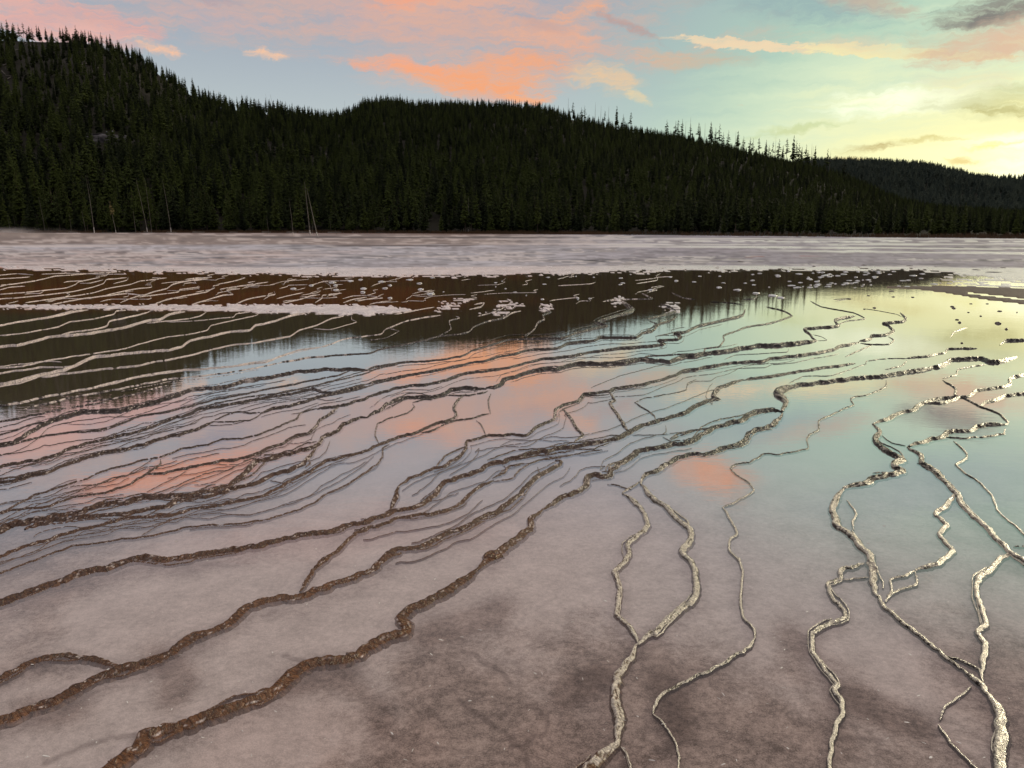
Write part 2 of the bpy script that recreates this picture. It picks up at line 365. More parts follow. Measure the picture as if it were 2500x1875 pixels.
# ------------------------------------------------------------------ terrace rims, traced on the ground plane
ORG = {'A': (0, 540), 'B': (800, 540), 'C': (1600, 540), 'D': (0, 900), 'E': (800, 900), 'F': (1600, 900),
       'G': (0, 1350), 'H': (800, 1350), 'I': (1600, 1350)}
RIDGES = """
3 A -40 388 60 380 200 360 270 345 330 330 400 325 560 312 700 306
3 A -40 442 150 428 300 412 400 400 455 380 470 365 560 345 600 338
3 A -40 470 100 460 300 440 450 420 560 395 620 375 640 350 700 345 760 338
3 A 150 490 300 468 450 448 560 430 640 405 780 380 840 360 920 350 1000 340
3 A 630 445 700 430 800 408 880 400 910 395 905 382 870 383
4 A 310 500 500 465 620 450 760 435 860 445 920 425 1000 405 1040 378 1120 360 1230 345
3 A 720 490 780 465 860 440
3 A 830 455 960 440 1070 425 1080 410 1200 395
4 A 920 500 990 475 1100 450 1240 425 1280 400
4 A 1150 500 1250 470 1340 445 1400 440 1360 415 1440 405
4 A 1410 500 1480 470 1580 450 1650 440 1645 420
3 A 1660 465 1720 450 1820 428
4 A 1700 490 1800 470 1860 450 1920 440
4 A 1890 490 1930 465 1940 445 2050 432
4 A 2060 490 2120 470 2200 455
3 A 1300 380 1400 360 1470 340 1450 335
2.5 A -40 328 100 315 200 322
2.5 A -40 350 80 342 180 335
2.5 A 0 412 60 396 150 390
2.5 A 250 318 420 312 600 318 760 318
2.5 A 480 372 540 372 620 352
2.5 A 680 375 760 355 770 335
3 A 1500 390 1540 375 1610 365
3 A 1060 370 1150 355 1250 345
2.5 A 1110 350 1180 340 1260 338
3 A 1700 385 1720 360 1780 348
3 A 1990 420 1980 385 1930 350
4 A 2010 420 2030 408
3 B 90 465 150 450 230 445 300 455 180 480
3 B 250 500 300 488 380 478
6 A -40 634 80 612 180 595 290 580 380 560 440 545 530 532
3 A 180 590 260 580 330 565 440 535
4 A -40 690 120 675 240 655 350 635 420 605 560 588 680 560 700 540 770 532
5 A 370 680 430 665 560 650 640 630 660 600 780 575 880 550 905 538
9 A -60 765 100 745 200 722 300 695 450 685 600 665 760 635 880 600 960 590 1020 560 1110 542
4 A 880 612 1000 600 1130 585 1200 570 1240 545
3 A 1000 605 1150 600 1300 585 1400 575 1420 555 1500 545
3.5 A -40 888 130 870 280 838 420 815 600 790 750 765 850 735 1000 695 1130 680 1240 655 1270 625 1400 595 1520 570 1550 560
4 A -40 922 150 892 250 878 370 875 450 870
8 A -60 995 120 960 250 925 380 895 450 870 510 840 570 815 720 800 850 785 1000 775 1090 755 1150 715 1280 690 1380 665 1500 655 1540 625 1650 600 1760 565 1830 555
5 A 250 935 400 915 560 895 700 880 820 870 900 850 1050 825 1200 790 1380 745 1500 735 1620 715 1740 690 1800 655 1900 625 1990 585 2060 570
2.5 A 2110 565 2110 590 2140 605 2060 630 1980 650 1880 645
5 A -40 1112 120 1090 300 1050 480 1015 620 985 780 945 950 912 1100 895 1250 885 1400 870 1600 845 1680 810 1800 775 1950 750 2060 710 2200 690 B 320 680 345 650 420 620 480 598 560 582 680 565
4 A 140 1130 320 1085 480 1050 650 1020 800 990 1000 950 1120 940 1210 930 1400 905 1550 880 1680 850
6 A 1680 850 1850 820 2000 808 2200 795 B 360 760 450 745 600 710 680 690 780 680 850 665 880 635 950 605 1060 580 1110 550 1160 540
3 A 500 1085 700 1060 800 1040 1000 985
5 D -60 330 100 305 180 285 280 262 400 240
4 D 430 235 560 215 640 200
11 D -60 475 90 440 160 400 240 350 310 320 380 290 500 270 650 262 760 250 850 225 960 200 1040 170 1150 130 1300 118 1400 100 1480 75 1600 60 1700 40 1800 18 1920 10 2080 5 2200 10
7 A 2200 895 B 300 870 450 850 620 840 760 820 830 800 870 775 1000 740 1080 712 1300 705 1420 700 1500 670 1560 655 1650 635 1680 630 1620 605 1700 580 1800 545 1840 530 1800 500 1760 475
3 B 1200 700 1185 685 1240 650 1260 610 1300 590 1290 565 1340 545 1270 520 1290 495
4 D -60 415 100 370 160 345 240 325 310 320
5 D -60 480 100 450 250 410 400 385 550 378 650 360 750 320 850 285 1000 260 1080 240 1200 210 1320 180 1450 160 1600 125 1760 95 1900 65 2050 35 2100 15
2 D 500 385 620 375 700 345 800 305
1.5 A 1080 1110 1150 1075 1290 1030 1400 1005 1500 990 1700 960
8 D -60 602 150 565 300 530 430 480 520 450 640 425 760 395 880 365 960 330 1050 300 1150 270 1200 245 1350 220 1480 195 1600 175 1750 150 1880 125 1930 140 2000 145 2100 120 2200 92
4 D 1240 225 1350 195 1500 170 1680 145 1900 100 2050 65 2200 28 B 300 885 420 862
2.5 B -20 970 100 935 200 905 320 885
8 A 2200 977 B 350 950 450 930 600 905 750 875 850 855 950 840 1030 815 1130 800 1200 775 1380 765 1440 735 1600 720 1650 700 1850 700 1890 675 1950 660 1990 620 2060 600 2100 570
4 B 0 1050 150 1020 300 975 360 960 450 940
9 D -60 705 100 665 200 640 300 620 400 580 500 545 620 510 750 485 860 460 960 430 1060 400 1160 375 1230 345 1290 315
4 D -40 662 80 650 180 630 280 605
5 D 1290 310 1400 265 1440 260 1500 268 1560 265
4 D 1290 320 1400 318 1500 310 1570 270
2 D 1250 340 1400 335 1470 315
9 D 1560 265 1650 240 1780 215 1900 175 2000 155 2100 130 2200 108
5 D -20 875 60 840 130 800 200 765 300 730 420 690 510 665 620 620 700 595 800 570 860 550 960 535 1040 500 1130 475 1250 455 1330 425 1450 420 1520 405 1620 370 1700 335 1780 300 1810 265 1900 240
8 D 1900 240 2030 225 2200 180 B 250 1055 400 1010 500 990 620 980 740 945 820 920 950 900 1080 880 1200 850 1280 830 1450 815 1600 785 1750 770 1900 755 2010 745 2025 735 1985 718 2100 710 2120 690 2080 675 2150 665 2200 642 C 260 630 400 600 520 570 540 530
6 D -40 890 50 855 200 840 300 825 400 785 480 765 600 750 720 720 790 690 830 660 880 635 960 580 965 545
8 D 880 635 1000 625 1100 605 1200 580 1300 560 1450 545 1540 510 1600 485 1700 450 1760 410 1850 385 1890 350 1920 310 2000 260 2030 230
2 D 880 740 960 700 1060 650 1120 615
3 D 900 760 1050 705 1180 650 1290 615 1370 610 1430 570
2 D 1000 760 1100 700 1200 665 1290 640 1400 600
14>10 D 1370 700 1440 660 1500 600 1540 560 1620 540 1700 520 1850 490 1910 460 1930 410 2020 380 2060 340 2120 310 2200 292
4 D 1550 525 1650 515 1750 490 1830 450 1900 435
4 D 1280 560 1420 540 1500 520 1620 480
11 A 2200 1177 B 310 1140 350 1105 420 1075 480 1055 560 1055 620 1060 700 1035 760 1010 850 1005 950 1005
13 B 950 1005 1040 985 1060 955 1130 935 1200 910 1280 895 1400 890 1460 870 1520 860 1700 860 1800 850 1880 835 2050 845 2110 825 2200 815 C 300 800 420 785 500 770 620 750 780 745 880 730 970 720
8 C 970 720 940 700 930 680 895 650 1000 640 1100 630 1080 595 1200 570
1.5 C 970 718 1030 715 1000 695 945 680
3 C 1090 625 1150 600 1260 585 1190 550 1000 515 930 480
5 B 1880 830 1920 810 2040 805 2200 796 C 290 790 300 765 380 755 415 715 410 690 500 655 550 635 640 622 720 605 820 570 770 540 670 515
5 B 720 1045 850 1045 940 1030 960 1015
20>13 D -60 1000 60 950 180 920 350 890 500 860 600 825 750 800 850 780 1000 770 1150 760 1300 720 1400 690
13 D 150 960 250 930 400 905 600 890 780 870 900 850 1000 820 1080 785 1250 765 1350 740 1420 710 1550 680 1700 620 1820 580 1850 530 1900 480
9 D -60 1155 150 1070 280 1030 350 1000 500 960 640 930 750 900 900 885 1050 880 1150 845 1300 820 1480 790 1600 750 1720 690 1800 650 1870 610 1960 560 2050 535 2200 492 E 310 455 360 440 440 410 520 385 600 355 680 325 750 300 770 270 760 235 780 190 830 155
5 E 560 385 620 378 740 320 870 295 970 270
5 D -60 1250 100 1190 220 1150 330 1100 450 1065 650 1035 850 1010 1000 985 1100 955 1250 940 1400 930 1500 925 1650 890 1780 850 1890 805 1960 750 2050 710 2120 670 2200 620 E 290 580 330 530 330 480 370 455
2 D 850 1000 950 940 1030 895
3 D 620 930 680 903
3 D 1620 670 1700 690 1760 680
22>15 G -80 320 100 265 230 215 350 175 480 130 600 100 700 75 800 40 900 30 1000 35 1150 25 D 1200 1120 1400 1090 1600 1050 1800 1000 2000 970 2100 945 2200 922 E 370 870 400 855
15>11 E 300 890 480 840 570 810 630 760 700 690 790 660 900 620 950 590 1000 570 1100 545 1200 520 1350 490 1480 470 1600 450 1700 430 1800 390 1850 365 1950 325 2050 300 2150 260 2200 230 F 330 195 385 185 350 160 380 115 450 95 530 70
7 F 530 70 680 50 800 25 950 10 C 950 895 1030 880 1200 855
14 E 375 870 395 800 430 705
9 E 430 705 500 660 600 620 700 580 790 530 830 480 840 440 960 405 1060 400 1190 400 1260 350 1360 310 1370 250 1420 220 1500 195 1540 155 1600 150 1680 140 1720 120 1900 100 1950 80 2080 45 2120 20 2200 6 C 320 875 500 850 650 845 690 825 800 815 950 795 1070 775 1110 755 1220 730
8 C 1220 730 1230 718 1290 710 1300 690 1390 685 1430 660 1400 625 1370 615 1490 605 1500 580 1470 550
4 C 1230 733 1300 740 1400 740 1430 715 1400 695
4 C 1140 815 1220 780 1310 740
4 E 1540 150 1600 160 1680 158
5 E 640 600 700 530 750 500 830 470
4 E 620 610 720 570 790 540
10 E 160 965 250 955 350 930 420 900 500 890 600 870 700 850 800 810 850 760 900 710 1000 680
5 E 1000 680 1100 660 1150 610 1200 575 1300 545 1400 535
6 E 990 660 1060 630 1090 590 1180 570
5 E 1260 590 1265 620 1300 640
4 E 960 550 1050 515 1130 490 1250 480 1350 490 1450 485 1600 480 1700 440
4 E 1300 540 1420 530 1550 500 1650 485
5 E 960 590 1100 550 1250 525 1350 510 1480 490
3 E 1050 575 1070 600 1020 640
26>16 G -80 1035 100 975 230 920 350 870 480 805 600 745 720 700 850 670 950 640 1020 600 1090 545 1170 500 1280 465 1370 415 1450 345 1550 300 1680 270 1800 260 1900 220 2050 175 2200 118 H 300 65 380 20 440 0
16>13 E 300 1150 420 1090 550 1065 640 1030 720 990 820 950 900 900 1000 860 1080 820 1150 750 1220 680 1290 630 1380 590 1400 560 1370 545
13 G -80 800 30 740 100 700 150 665 250 635 400 620 520 630 620 655 700 680
10 G 1800 230 1850 150 1900 90 1950 30 D 1900 1190 1980 1120 2050 1070 2130 1000 2190 970 E 260 955
32>27 G 560 1380 700 1260 800 1190 850 1140 870 1090 950 1075 1100 1040 1250 980 1400 920 1550 880 1650 820 1720 750 1800 690 1900 650 2050 640 2150 610 2200 590
27>21 G 2050 640 2150 610 H 230 560 370 500 460 480 480 440 440 390 500 340 600 290 720 230 830 150 900 100
21>16 H 900 100 960 40 1030 10 E 960 1130 1050 1080 1150 1010 1220 960 1210 900 1290 850
16>13 E 1290 850 1380 790 1500 740 1550 690 1560 660 1600 645 1690 640 1700 600 1780 560 1850 510 1950 480 2060 460 2150 450 2200 435 F 300 385 400 340 500 315 590 280 620 265 720 250 760 260
22 F 760 255 780 200 740 150 790 120 850 100
12 F 790 115 1000 85 1130 70 1250 60 1400 45 1500 30 1560 15 C 1560 900 1700 880 1750 855 1780 835 1950 830 2000 845 2080 845 2170 815
6 F 90 425 150 390 230 368 330 360 400 335
13 F 760 265 740 300 700 345 600 370 560 390 540 430 470 460 370 490 300 515 200 520 100 550 0 620 E 1900 650 1880 690
16 E 1880 690 1960 780 2050 850 2120 920 2170 960 2180 1030 2130 1100 2180 1160 2212 1220
17 F 246 1215 I 220 60 240 150 245 260 200 310 120 360 40 440 0 490 H 1940 470 1880 530 1860 545
5 E 2050 830 2150 910 2180 950
6 E 1880 680 1800 730 1770 750
4 E 1680 690 1760 710 1820 730
13 E 1770 750 1850 810 1900 870 1920 940 1870 990 1800 1060 1810 1120 1780 1170 1720 1215 H 1740 180 1750 250 1735 370 1800 430 1850 510 1860 545
15>32 H 1860 545 1810 640 1750 730 1720 850 1740 950 1750 1050 1740 1130
30 H 1750 1120 1740 1150 1640 1220 1540 1330
5 H 1760 1160 1800 1210 1830 1320
5 H 1950 960 2010 1020 2060 1090 2090 1150 2110 1230 2100 1320
8 H 1950 960 1960 920 2010 840 2100 800 2200 740 I 330 710 420 650 500 600 570 560 600 510
6 I 600 510 590 450 530 390 510 300 520 170 530 110 500 30 F 500 1150 440 1080 450 1020 490 990 460 930 430 870 400 835
4 F 400 835 480 800 590 735 570 690 480 630 450 595 480 575 560 565 650 512 750 515 850 495 915 480 905 430 920 400 980 370 980 310 1050 280 1130 240 1190 220 1175 180 1290 155 1380 110 1385 70
10 F 1850 170 1720 180 1600 210 1550 250 1450 275 1370 310 1310 330
15 F 1310 330 1340 380 1320 430 1380 480 1450 515 1490 550 1440 580 1480 610 1430 640 1310 655 1260 690 1130 720
17 F 1130 720 1080 790 1060 850 1090 930 1160 980 1230 1060 1290 1120 1310 1200 I 1290 60 1310 150 1320 220 1340 260
12>10 I 1330 250 1400 350 1500 430 1620 520 1740 620 1850 700
10>22 I 1850 700 1950 780 2000 850
22>36 I 1990 840 2050 920 2070 1000 2080 1080 2060 1180 2080 1330
7 I 1740 620 1830 640 1940 700 1970 770
6 F 1725 70 1800 120 1800 160 1860 180 1960 230 2050 265 2120 320 2110 340
11 F 2110 340 2000 340 1930 345 1880 375 1760 380 1720 410 1600 440 1520 465
13 F 1520 465 1590 520 1600 560 1690 610 1740 670 1810 740 1830 790 1900 870 1970 930 2020 990 2100 1060 2150 1110 2260 1180
5 F 1570 570 1650 610 1720 670
3.5 F 1360 400 1410 440 1500 465
5 F 1740 410 1830 420 2000 405 2090 395 2100 360
5 F 1790 435 1870 510 1870 540 1800 575 1850 620 1950 690 2020 760 2050 840 2120 920 2180 960 2260 1040
8 F 1620 212 1700 210 1760 200 1850 170 1890 165 1930 135 2080 115 2130 95 2130 65 2250 30
11 F 1810 750 1760 790 1740 830 1690 870 1720 910 1750 940 1700 990 1740 1040 1790 1090 1760 1120 1690 1170 I 1560 105
6 I 1560 105 1500 140 1410 160 1415 225 1380 290
5 I 1560 110 1570 190 1480 215 1390 250
12 I 2140 5 2070 40 2010 110 1930 150 1930 250 1970 380 1980 430 1930 470 1980 540 1970 650 1960 720
11 I 1250 60 1110 110 1110 165 1040 190 1060 260 1120 330 1140 390 1030 430 940 480 940 580 1000 670 1060 740 1090 790 1070 820 1120 900 1130 950 1090 1010 1060 1120 1050 1200 1040 1330
4 I 1120 160 1200 155 1280 150
5 F 1150 790 1210 870 1180 920 1190 970
4 I 1900 800 1800 880 1740 920 1710 1000
5 I 1700 1030 1780 1150 1940 1310
9 F 2270 145 2212 155 2110 165 2050 190 1980 205 1950 230
4 F 2150 1065 2260 1060
1.5 C 0 1055 90 1035 180 1015 190 985 240 960 330 960 370 935 440 915 510 880 600 860 780 850 840 830
2 C 415 830 480 805 640 795 790 785 800 765
2.5 C 800 975 850 950 900 930 1050 930 1170 890 1260 860 1270 840 1400 825 1510 825
6 C 1510 825 1650 810 1740 790 1760 770 1930 765
4 C 1380 890 1480 870 1510 840
4 C 1725 945 1800 925 1820 890 1980 860
9 C 2070 745 2110 720 2260 712
5 C 1770 700 1790 670 1870 640
6 C 560 955 700 935 850 905 1000 880 1060 875
5 E 980 150 960 190 970 240 980 270
4 E 890 310 920 340 950 400
9 E 1410 240 1450 290 1490 350 1530 400 1480 440
9 E 1690 140 1720 190 1690 210 1740 280 1790 350 1800 390
3 E 1840 205 1900 180 2060 150 2150 130 2160 90 2212 65
5 E 1840 205 1900 240 1960 280 1965 310
2.5 E 1830 400 2000 398 2030 380 2030 340
5 E 2050 430 2150 390 2200 372
3 E 2010 410 2060 440 2060 460
4 E 510 210 525 230 480 270 370 300 300 330 290 350 285 400 310 450
4 E 510 205 560 190 620 175
5 B 1190 690 1240 650 1260 610 1300 590 1290 565 1340 545 1270 520
5 B 660 690 740 650 730 600 790 580 770 570
3 B 360 640 430 660 350 700 250 715
4 B 400 560 460 550 560 530 640 515
4 B 900 570 960 555 1040 530 1110 480
5 B 880 500 940 490 920 515 850 530
8 B 1620 605 1720 570 1830 545 1800 510 1760 480
3 B 1660 480 1780 470 1880 468 1950 465 1880 430
7 B 1920 590 2000 570 2090 545 2060 520 2000 495
5 B 1930 600 1980 620 1900 665
3 C 0 690 60 680 140 660
2 B 1580 1000 1750 930 1900 890 2020 860
2 C 1070 470 1160 465 1080 480
1.5 C 1250 525 1350 540 1450 560 1480 575
4 C 530 470 600 465 610 430
3 C 100 430 170 460 240 470
3 C 330 485 430 490 520 500
4 E 830 155 780 190 755 240
6 D 1850 530 1860 570 1830 590
4 D 1560 560 1520 540 1460 560
5 D 1000 820 1100 770 1300 730 1500 650 1600 560 1700 530
"""
def parse_ridges():
    out = []
    for ln in RIDGES.strip().splitlines():
        tk = ln.split(); t = tuple(float(v) for v in (tk[0].split('>')*2)[:2]); org = None; pts = []; i = 1
        while i < len(tk):
            if tk[i] in ORG: org = ORG[tk[i]]; i += 1; continue
            pts.append((org[0]+float(tk[i])/2.4578, org[1]+float(tk[i+1])/2.4578)); i += 2
        out.append((t, np.array(pts)))
    return out
def catmull(p, step):
    q = np.concatenate([[2*p[0]-p[1]], p, [2*p[-1]-p[-2]]]); out = []
    for i in range(1, len(q)-2):
        n = max(2, int(np.linalg.norm(q[i+1]-q[i])/step)); t = np.linspace(0, 1, n, endpoint=False)[:, None]
        a, b, c, d = q[i-1], q[i], q[i+1], q[i+2]
        out.append(.42*.5*((2*b)+(-a+c)*t+(2*a-5*b+4*c-d)*t**2+(-a+3*b-3*c+d)*t**3)+.58*(b+(c-b)*t))
    return np.concatenate(out+[p[-1:]])
RL = []
for t, p in parse_ridges():
    # rims that leave the frame run on beyond it
    for end in (0, 1):
        e, f = (p[0], p[1]) if end == 0 else (p[-1], p[-2])
        if e[0] < 8 or e[0] > 2492 or e[1] > 1867:
            dv = (e-f)/max(np.linalg.norm(e-f), 1e-6); k = 330.0
            a = e+dv*k*.5+np.array([-dv[1], dv[0]])*rng.normal()*14; b_ = e+dv*k+np.array([-dv[1], dv[0]])*rng.normal()*30
            a[1] = max(a[1], 690); b_[1] = max(b_[1], 690)
            p = np.concatenate([[b_, a], p]) if end == 0 else np.concatenate([p, [a, b_]])
    RL.append((t, p))
# fine strands that braid along the main rims
for t, p in list(RL):
    L_ = np.linalg.norm(np.diff(p, axis=0), axis=1).sum()
    t = (t[0]+t[1])/2
    if t < 5 or L_ < 300 or p[:, 1].mean() < 830 or (p[:, 0].mean() > 1600 and t < 9): continue
    for j in range(1 if t < 8 else 2):
        q = catmull(p, 14); n = len(q); m_ = int(n*rng.uniform(.3, .7)); i0 = rng.integers(0, max(1, n-m_)); q = q[i0:i0+m_]
        if len(q) < 4: continue
        tn = np.gradient(q, axis=0); tn /= (np.linalg.norm(tn, axis=1)+1e-9)[:, None]; nn = np.stack([-tn[:, 1], tn[:, 0]], 1)
        sd_ = rng.choice([-1, 1]); wv = (fbm(np.arange(len(q))*.16+rng.uniform(0, 90), np.zeros(len(q)), 3, 5)-.30)*3.0
        fa_ = np.clip((q[:, 1]-640)/420, .18, 1)
        q = q+nn*(sd_*wv*(2.4+.52*t)*fa_)[:, None]; RL.append((max(1.3, min(3.6, t*.24)), q))
# fainter terraces between the main ones, running nearly parallel to them
for t, p in [v for v in RL if isinstance(v[0], tuple)]:
    L_ = np.linalg.norm(np.diff(p, axis=0), axis=1).sum(); ym = p[:, 1].mean(); xm = p[:, 0].mean()
    if abs(p[-1, 0]-p[0, 0]) < 1.6*abs(p[-1, 1]-p[0, 1]) or xm > 1650: continue
    if L_ < 260 or ym > 1330 or ym < (900 if xm < 1100 else 770): continue
    for j in range(2):
        q = catmull(p, 14); n = len(q); m_ = int(n*rng.uniform(.45, .95)); i0 = rng.integers(0, max(1, n-m_)); q = q[i0:i0+m_]
        if len(q) < 4: continue
        tn = np.gradient(q, axis=0); tn /= (np.linalg.norm(tn, axis=1)+1e-9)[:, None]; nn = np.stack([-tn[:, 1], tn[:, 0]], 1)
        fa_ = np.clip((q[:, 1]-620)/420, .22, 1.2); off_ = rng.choice([-1, 1])*rng.uniform(9, 26)
        wv = (fbm(np.arange(len(q))*.22+rng.uniform(0, 90), np.zeros(len(q)), 3, 5)-.5)*16
        RL.append((rng.uniform(1.1, 2.3), q+nn*((off_+wv)*fa_)[:, None]))
# crowded short wavy rims on the rust brown mat in the distance
for i in range(64):
    x0 = rng.uniform(330, 1560) if i < 50 else rng.uniform(-60, 700); y0 = rng.uniform(672, 742)-.004*(x0-800); L_ = rng.uniform(35, 150)
    m_ = rng.integers(3, 7); xs = x0+np.sort(rng.uniform(0, 1, m_))*L_; ys = y0-np.linspace(0, rng.uniform(3, 15), m_)+rng.normal(0, 1.4, m_)
    q = np.stack([xs, ys], 1)
    if rng.random() < .6: q = np.concatenate([q, [[q[-1, 0]-rng.uniform(2, 14), q[-1, 1]-rng.uniform(3, 6)], [q[-1, 0]+rng.uniform(0, 20), q[-1, 1]-rng.uniform(6, 10)]]])
    RL.append((rng.uniform(1.2, 2.8), q))
M_stain = []
def build_ridge(t, p, seed):
    t0, t1 = t if isinstance(t, tuple) else (t, t)
    q = catmull(p, max(1.1, .22*min(t0, t1)))
    n = len(q); t = np.linspace(t0, t1, n); L = np.concatenate([[0], np.cumsum(np.linalg.norm(np.diff(q, axis=0), axis=1))])
    far = np.clip((q[:, 1]-640)/500, .12, 1)
    jit = (fbm(L/22+seed*7.7, L*0+seed, 4, 3, .6)-.5)*2.3
    dq = np.gradient(q, axis=0); dl = np.linalg.norm(dq, axis=1)+1e-9; tn = dq/dl[:, None]
    nn = np.stack([-tn[:, 1], tn[:, 0]], 1)
    q = q+nn*(jit*np.minimum(5.5, 1.2+.35*t)*far)[:, None]
    G = gpt(q[:, 0], q[:, 1])
    dist = np.hypot(G[:, 0], G[:, 1]); sl = np.hypot(dist, CAM_H); sd = CAM_H/sl
    tw = np.gradient(G[:, :2], axis=0); tw = tw/(np.linalg.norm(tw, axis=1)+1e-9)[:, None]
    for _ in range(3): tw[1:-1] = (tw[:-2]+tw[1:-1]*2+tw[2:])/4
    tw /= (np.linalg.norm(tw, axis=1)+1e-9)[:, None]
    nw = np.stack([-tw[:, 1], tw[:, 0]], 1)
    # apparent thickness -> real width (HR = height share of the width)
    near_ = (1-sstep(dist, 3.5, 9))*(1-sstep(q[:, 0], 1150, 1550)); rt_ = sstep(q[:, 0], 1150, 1550); HR = np.interp(dist, [4, 8], [.20, .36])*(1-rt_)+np.interp(dist, [5, 8, 13], [.22, .24, .34])*rt_-.11*near_
    cosh = np.abs(tn[:, 0]); vert = cosh*(sd*.9+HR*1.9*np.sqrt(1-sd**2))+(1-cosh)*1.0
    w = t*sl/FPX/np.maximum(vert, .12)
    cap = (.035+.0065*t)*1.3
    w = np.minimum(w, np.maximum(cap*2.2, .05))
    wn = .80+.40*fbm(L/(6+2.2*t)+seed, L*0+3.3*seed, 3, 9)
    tap = np.minimum(1, np.minimum(L, L[-1]-L)/(3.0*t+6)+.35)
    w = w*wn*tap*(.84-.30*sstep(940-q[:, 1], 0, 120)*(q[:, 0] < 1300))
    sw = np.concatenate([[0], np.cumsum(np.linalg.norm(np.diff(G[:, :2], axis=0), axis=1))])
    sc = np.concatenate([[0], np.cumsum(np.diff(sw)/((w[1:]+w[:-1])/2))])      # length in widths
    # one terrace step: thin lip on the upstream side, ribbed face falling towards the camera and to the right
    side = nw[:, 0]*.92+nw[:, 1]*-.34
    kk = min(n//2*2-1, 61); ker = np.ones(max(kk, 1))/max(kk, 1)
    side = np.convolve(np.pad(side, kk//2, mode='edge'), ker, 'valid')[:n]; flip = np.clip(side*4, -1, 1)
    U = np.array([-1.5, -1.12, -1, -.86, -.66, -.42, -.18, .06, .3, .54, .78, 1, 1.25, 1.75]); nu = len(U)
    ss, uu = np.meshgrid(sc, U, indexing='ij'); W_ = w[:, None]; fl_ = flip[:, None]
    rib = fbm(ss*3.1+uu*.9+seed*3, uu*.9-ss*.3, 3, 21)
    rib2 = fbm(ss*7.5-uu*1.2+seed, uu*1.5, 2, 23)
    prof = np.interp(U, [-1, -.86, -.66, -.42, .1, .6, 1], [0, .60, .92, 1.0, .62, .26, 0])[None, :]
    h = HR[:, None]*1.25*W_*prof*(.62+.52*rib+.26*rib2)
    drop = sstep(fbm(ss*.5+seed*5, ss*0+seed, 3, 47), .14, .30); drop = drop if np.mean(t) < 6 else drop*0+1; h = h*drop-.004*(1-drop)
    h = np.where(np.abs(uu) >= 1, np.interp(uu, [-1.5, -1.12, -1, 1, 1.25, 1.75], [-.022, -.007, -.001, -.001, -.006, -.022]), h+.0008)
    sgn = np.where(flip >= 0, 1.0, -1.0)[:, None]
    fr = sstep(dist, 9, 17)[:, None]
    scal = (1-.22*fr)*(1+.55*fr*(fbm(ss*1.3+7, uu*.5+seed, 3, 35)-.5)*2)+.20*(fbm(ss*2.4+uu*2+50, uu*.9+seed, 3, 5)-.5)*2*(uu > 0)+.10*(fbm(ss*5+seed, uu, 2, 15)-.5)*2
    ow = uu*W_*.5*scal*sgn
    X = G[:, 0:1]+nw[:, 0:1]*ow; Y = G[:, 1:2]+nw[:, 1:2]*ow
    V = np.stack([X, Y, h], -1).reshape(-1, 3)
    F = grid_faces(n, nu)
    if sgn.mean() < 0: F = F[:, ::-1].copy()
    o = mesh_obj('terrace_ridge', V, F, M_ridge)
    o['kind'] = 'structure'
    # colour of the rim itself: rusty bacterial brown close by, darker umber further out
    d = dist; k = sstep(d, 2.6, 9.5)[:, None]
    nearc = np.array([.15, .068, .028]); midc = np.array([.044, .029, .021]); farc = np.array([.74, .66, .60])
    cc = nearc*(1-k)+midc*k; k2 = sstep(np.interp(q[:, 0], [0, 600, 1000, 1400, 1900, 2100], [1010, 930, 810, 765, 700, 640])-q[:, 1], -50, 80)[:, None]; 
    pn_ = fbm(sc*.55+seed, sc*0+3, 3, 77)[:, None]; k2 = np.clip(sstep(pn_+(k2-.5)*1.1, .35, .65), 0, 1); cc = cc*(1-k2)+farc*k2
    right = sstep(q[:, 0], 1350, 1750)[:, None]*(1-k2); cc = cc*(1-right)+np.array([.026, .020, .017])*right
    var = (.7+.6*fbm(sc/7, sc*0+seed, 2, 8))[:, None]; cc = cc*var
    cv = np.repeat(cc, nu, 0)
    st_ = fbm(ss*1.5+uu*1.4+seed*9, uu*2.2-ss*.6, 4, 57, .6).reshape(-1)          # cream streaks: glints put into the sinter colour, stronger on rims running in depth
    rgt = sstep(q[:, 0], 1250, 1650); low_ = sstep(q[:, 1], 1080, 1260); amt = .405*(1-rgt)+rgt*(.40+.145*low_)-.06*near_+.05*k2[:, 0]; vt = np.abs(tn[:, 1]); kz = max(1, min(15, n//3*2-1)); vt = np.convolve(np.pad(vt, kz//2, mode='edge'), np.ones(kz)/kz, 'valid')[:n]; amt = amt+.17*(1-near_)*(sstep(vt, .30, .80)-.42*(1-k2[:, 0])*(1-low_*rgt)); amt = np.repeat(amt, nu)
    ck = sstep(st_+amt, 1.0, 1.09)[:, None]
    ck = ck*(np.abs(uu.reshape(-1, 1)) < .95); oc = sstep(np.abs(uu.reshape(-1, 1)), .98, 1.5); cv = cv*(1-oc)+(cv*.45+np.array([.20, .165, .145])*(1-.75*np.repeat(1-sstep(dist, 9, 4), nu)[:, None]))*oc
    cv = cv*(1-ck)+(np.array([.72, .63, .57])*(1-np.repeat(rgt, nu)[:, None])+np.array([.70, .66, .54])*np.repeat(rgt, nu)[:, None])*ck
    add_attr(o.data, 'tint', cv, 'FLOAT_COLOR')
    add_attr(o.data, 'rc', np.stack([ss, uu, ss*0+seed], -1).reshape(-1, 3), 'FLOAT_VECTOR')
    add_attr(o.data, 'wid', np.repeat(w, nu))
    M_stain.append((q, t))
for i, (t, p) in enumerate(RL): build_ridge(t, p, i)

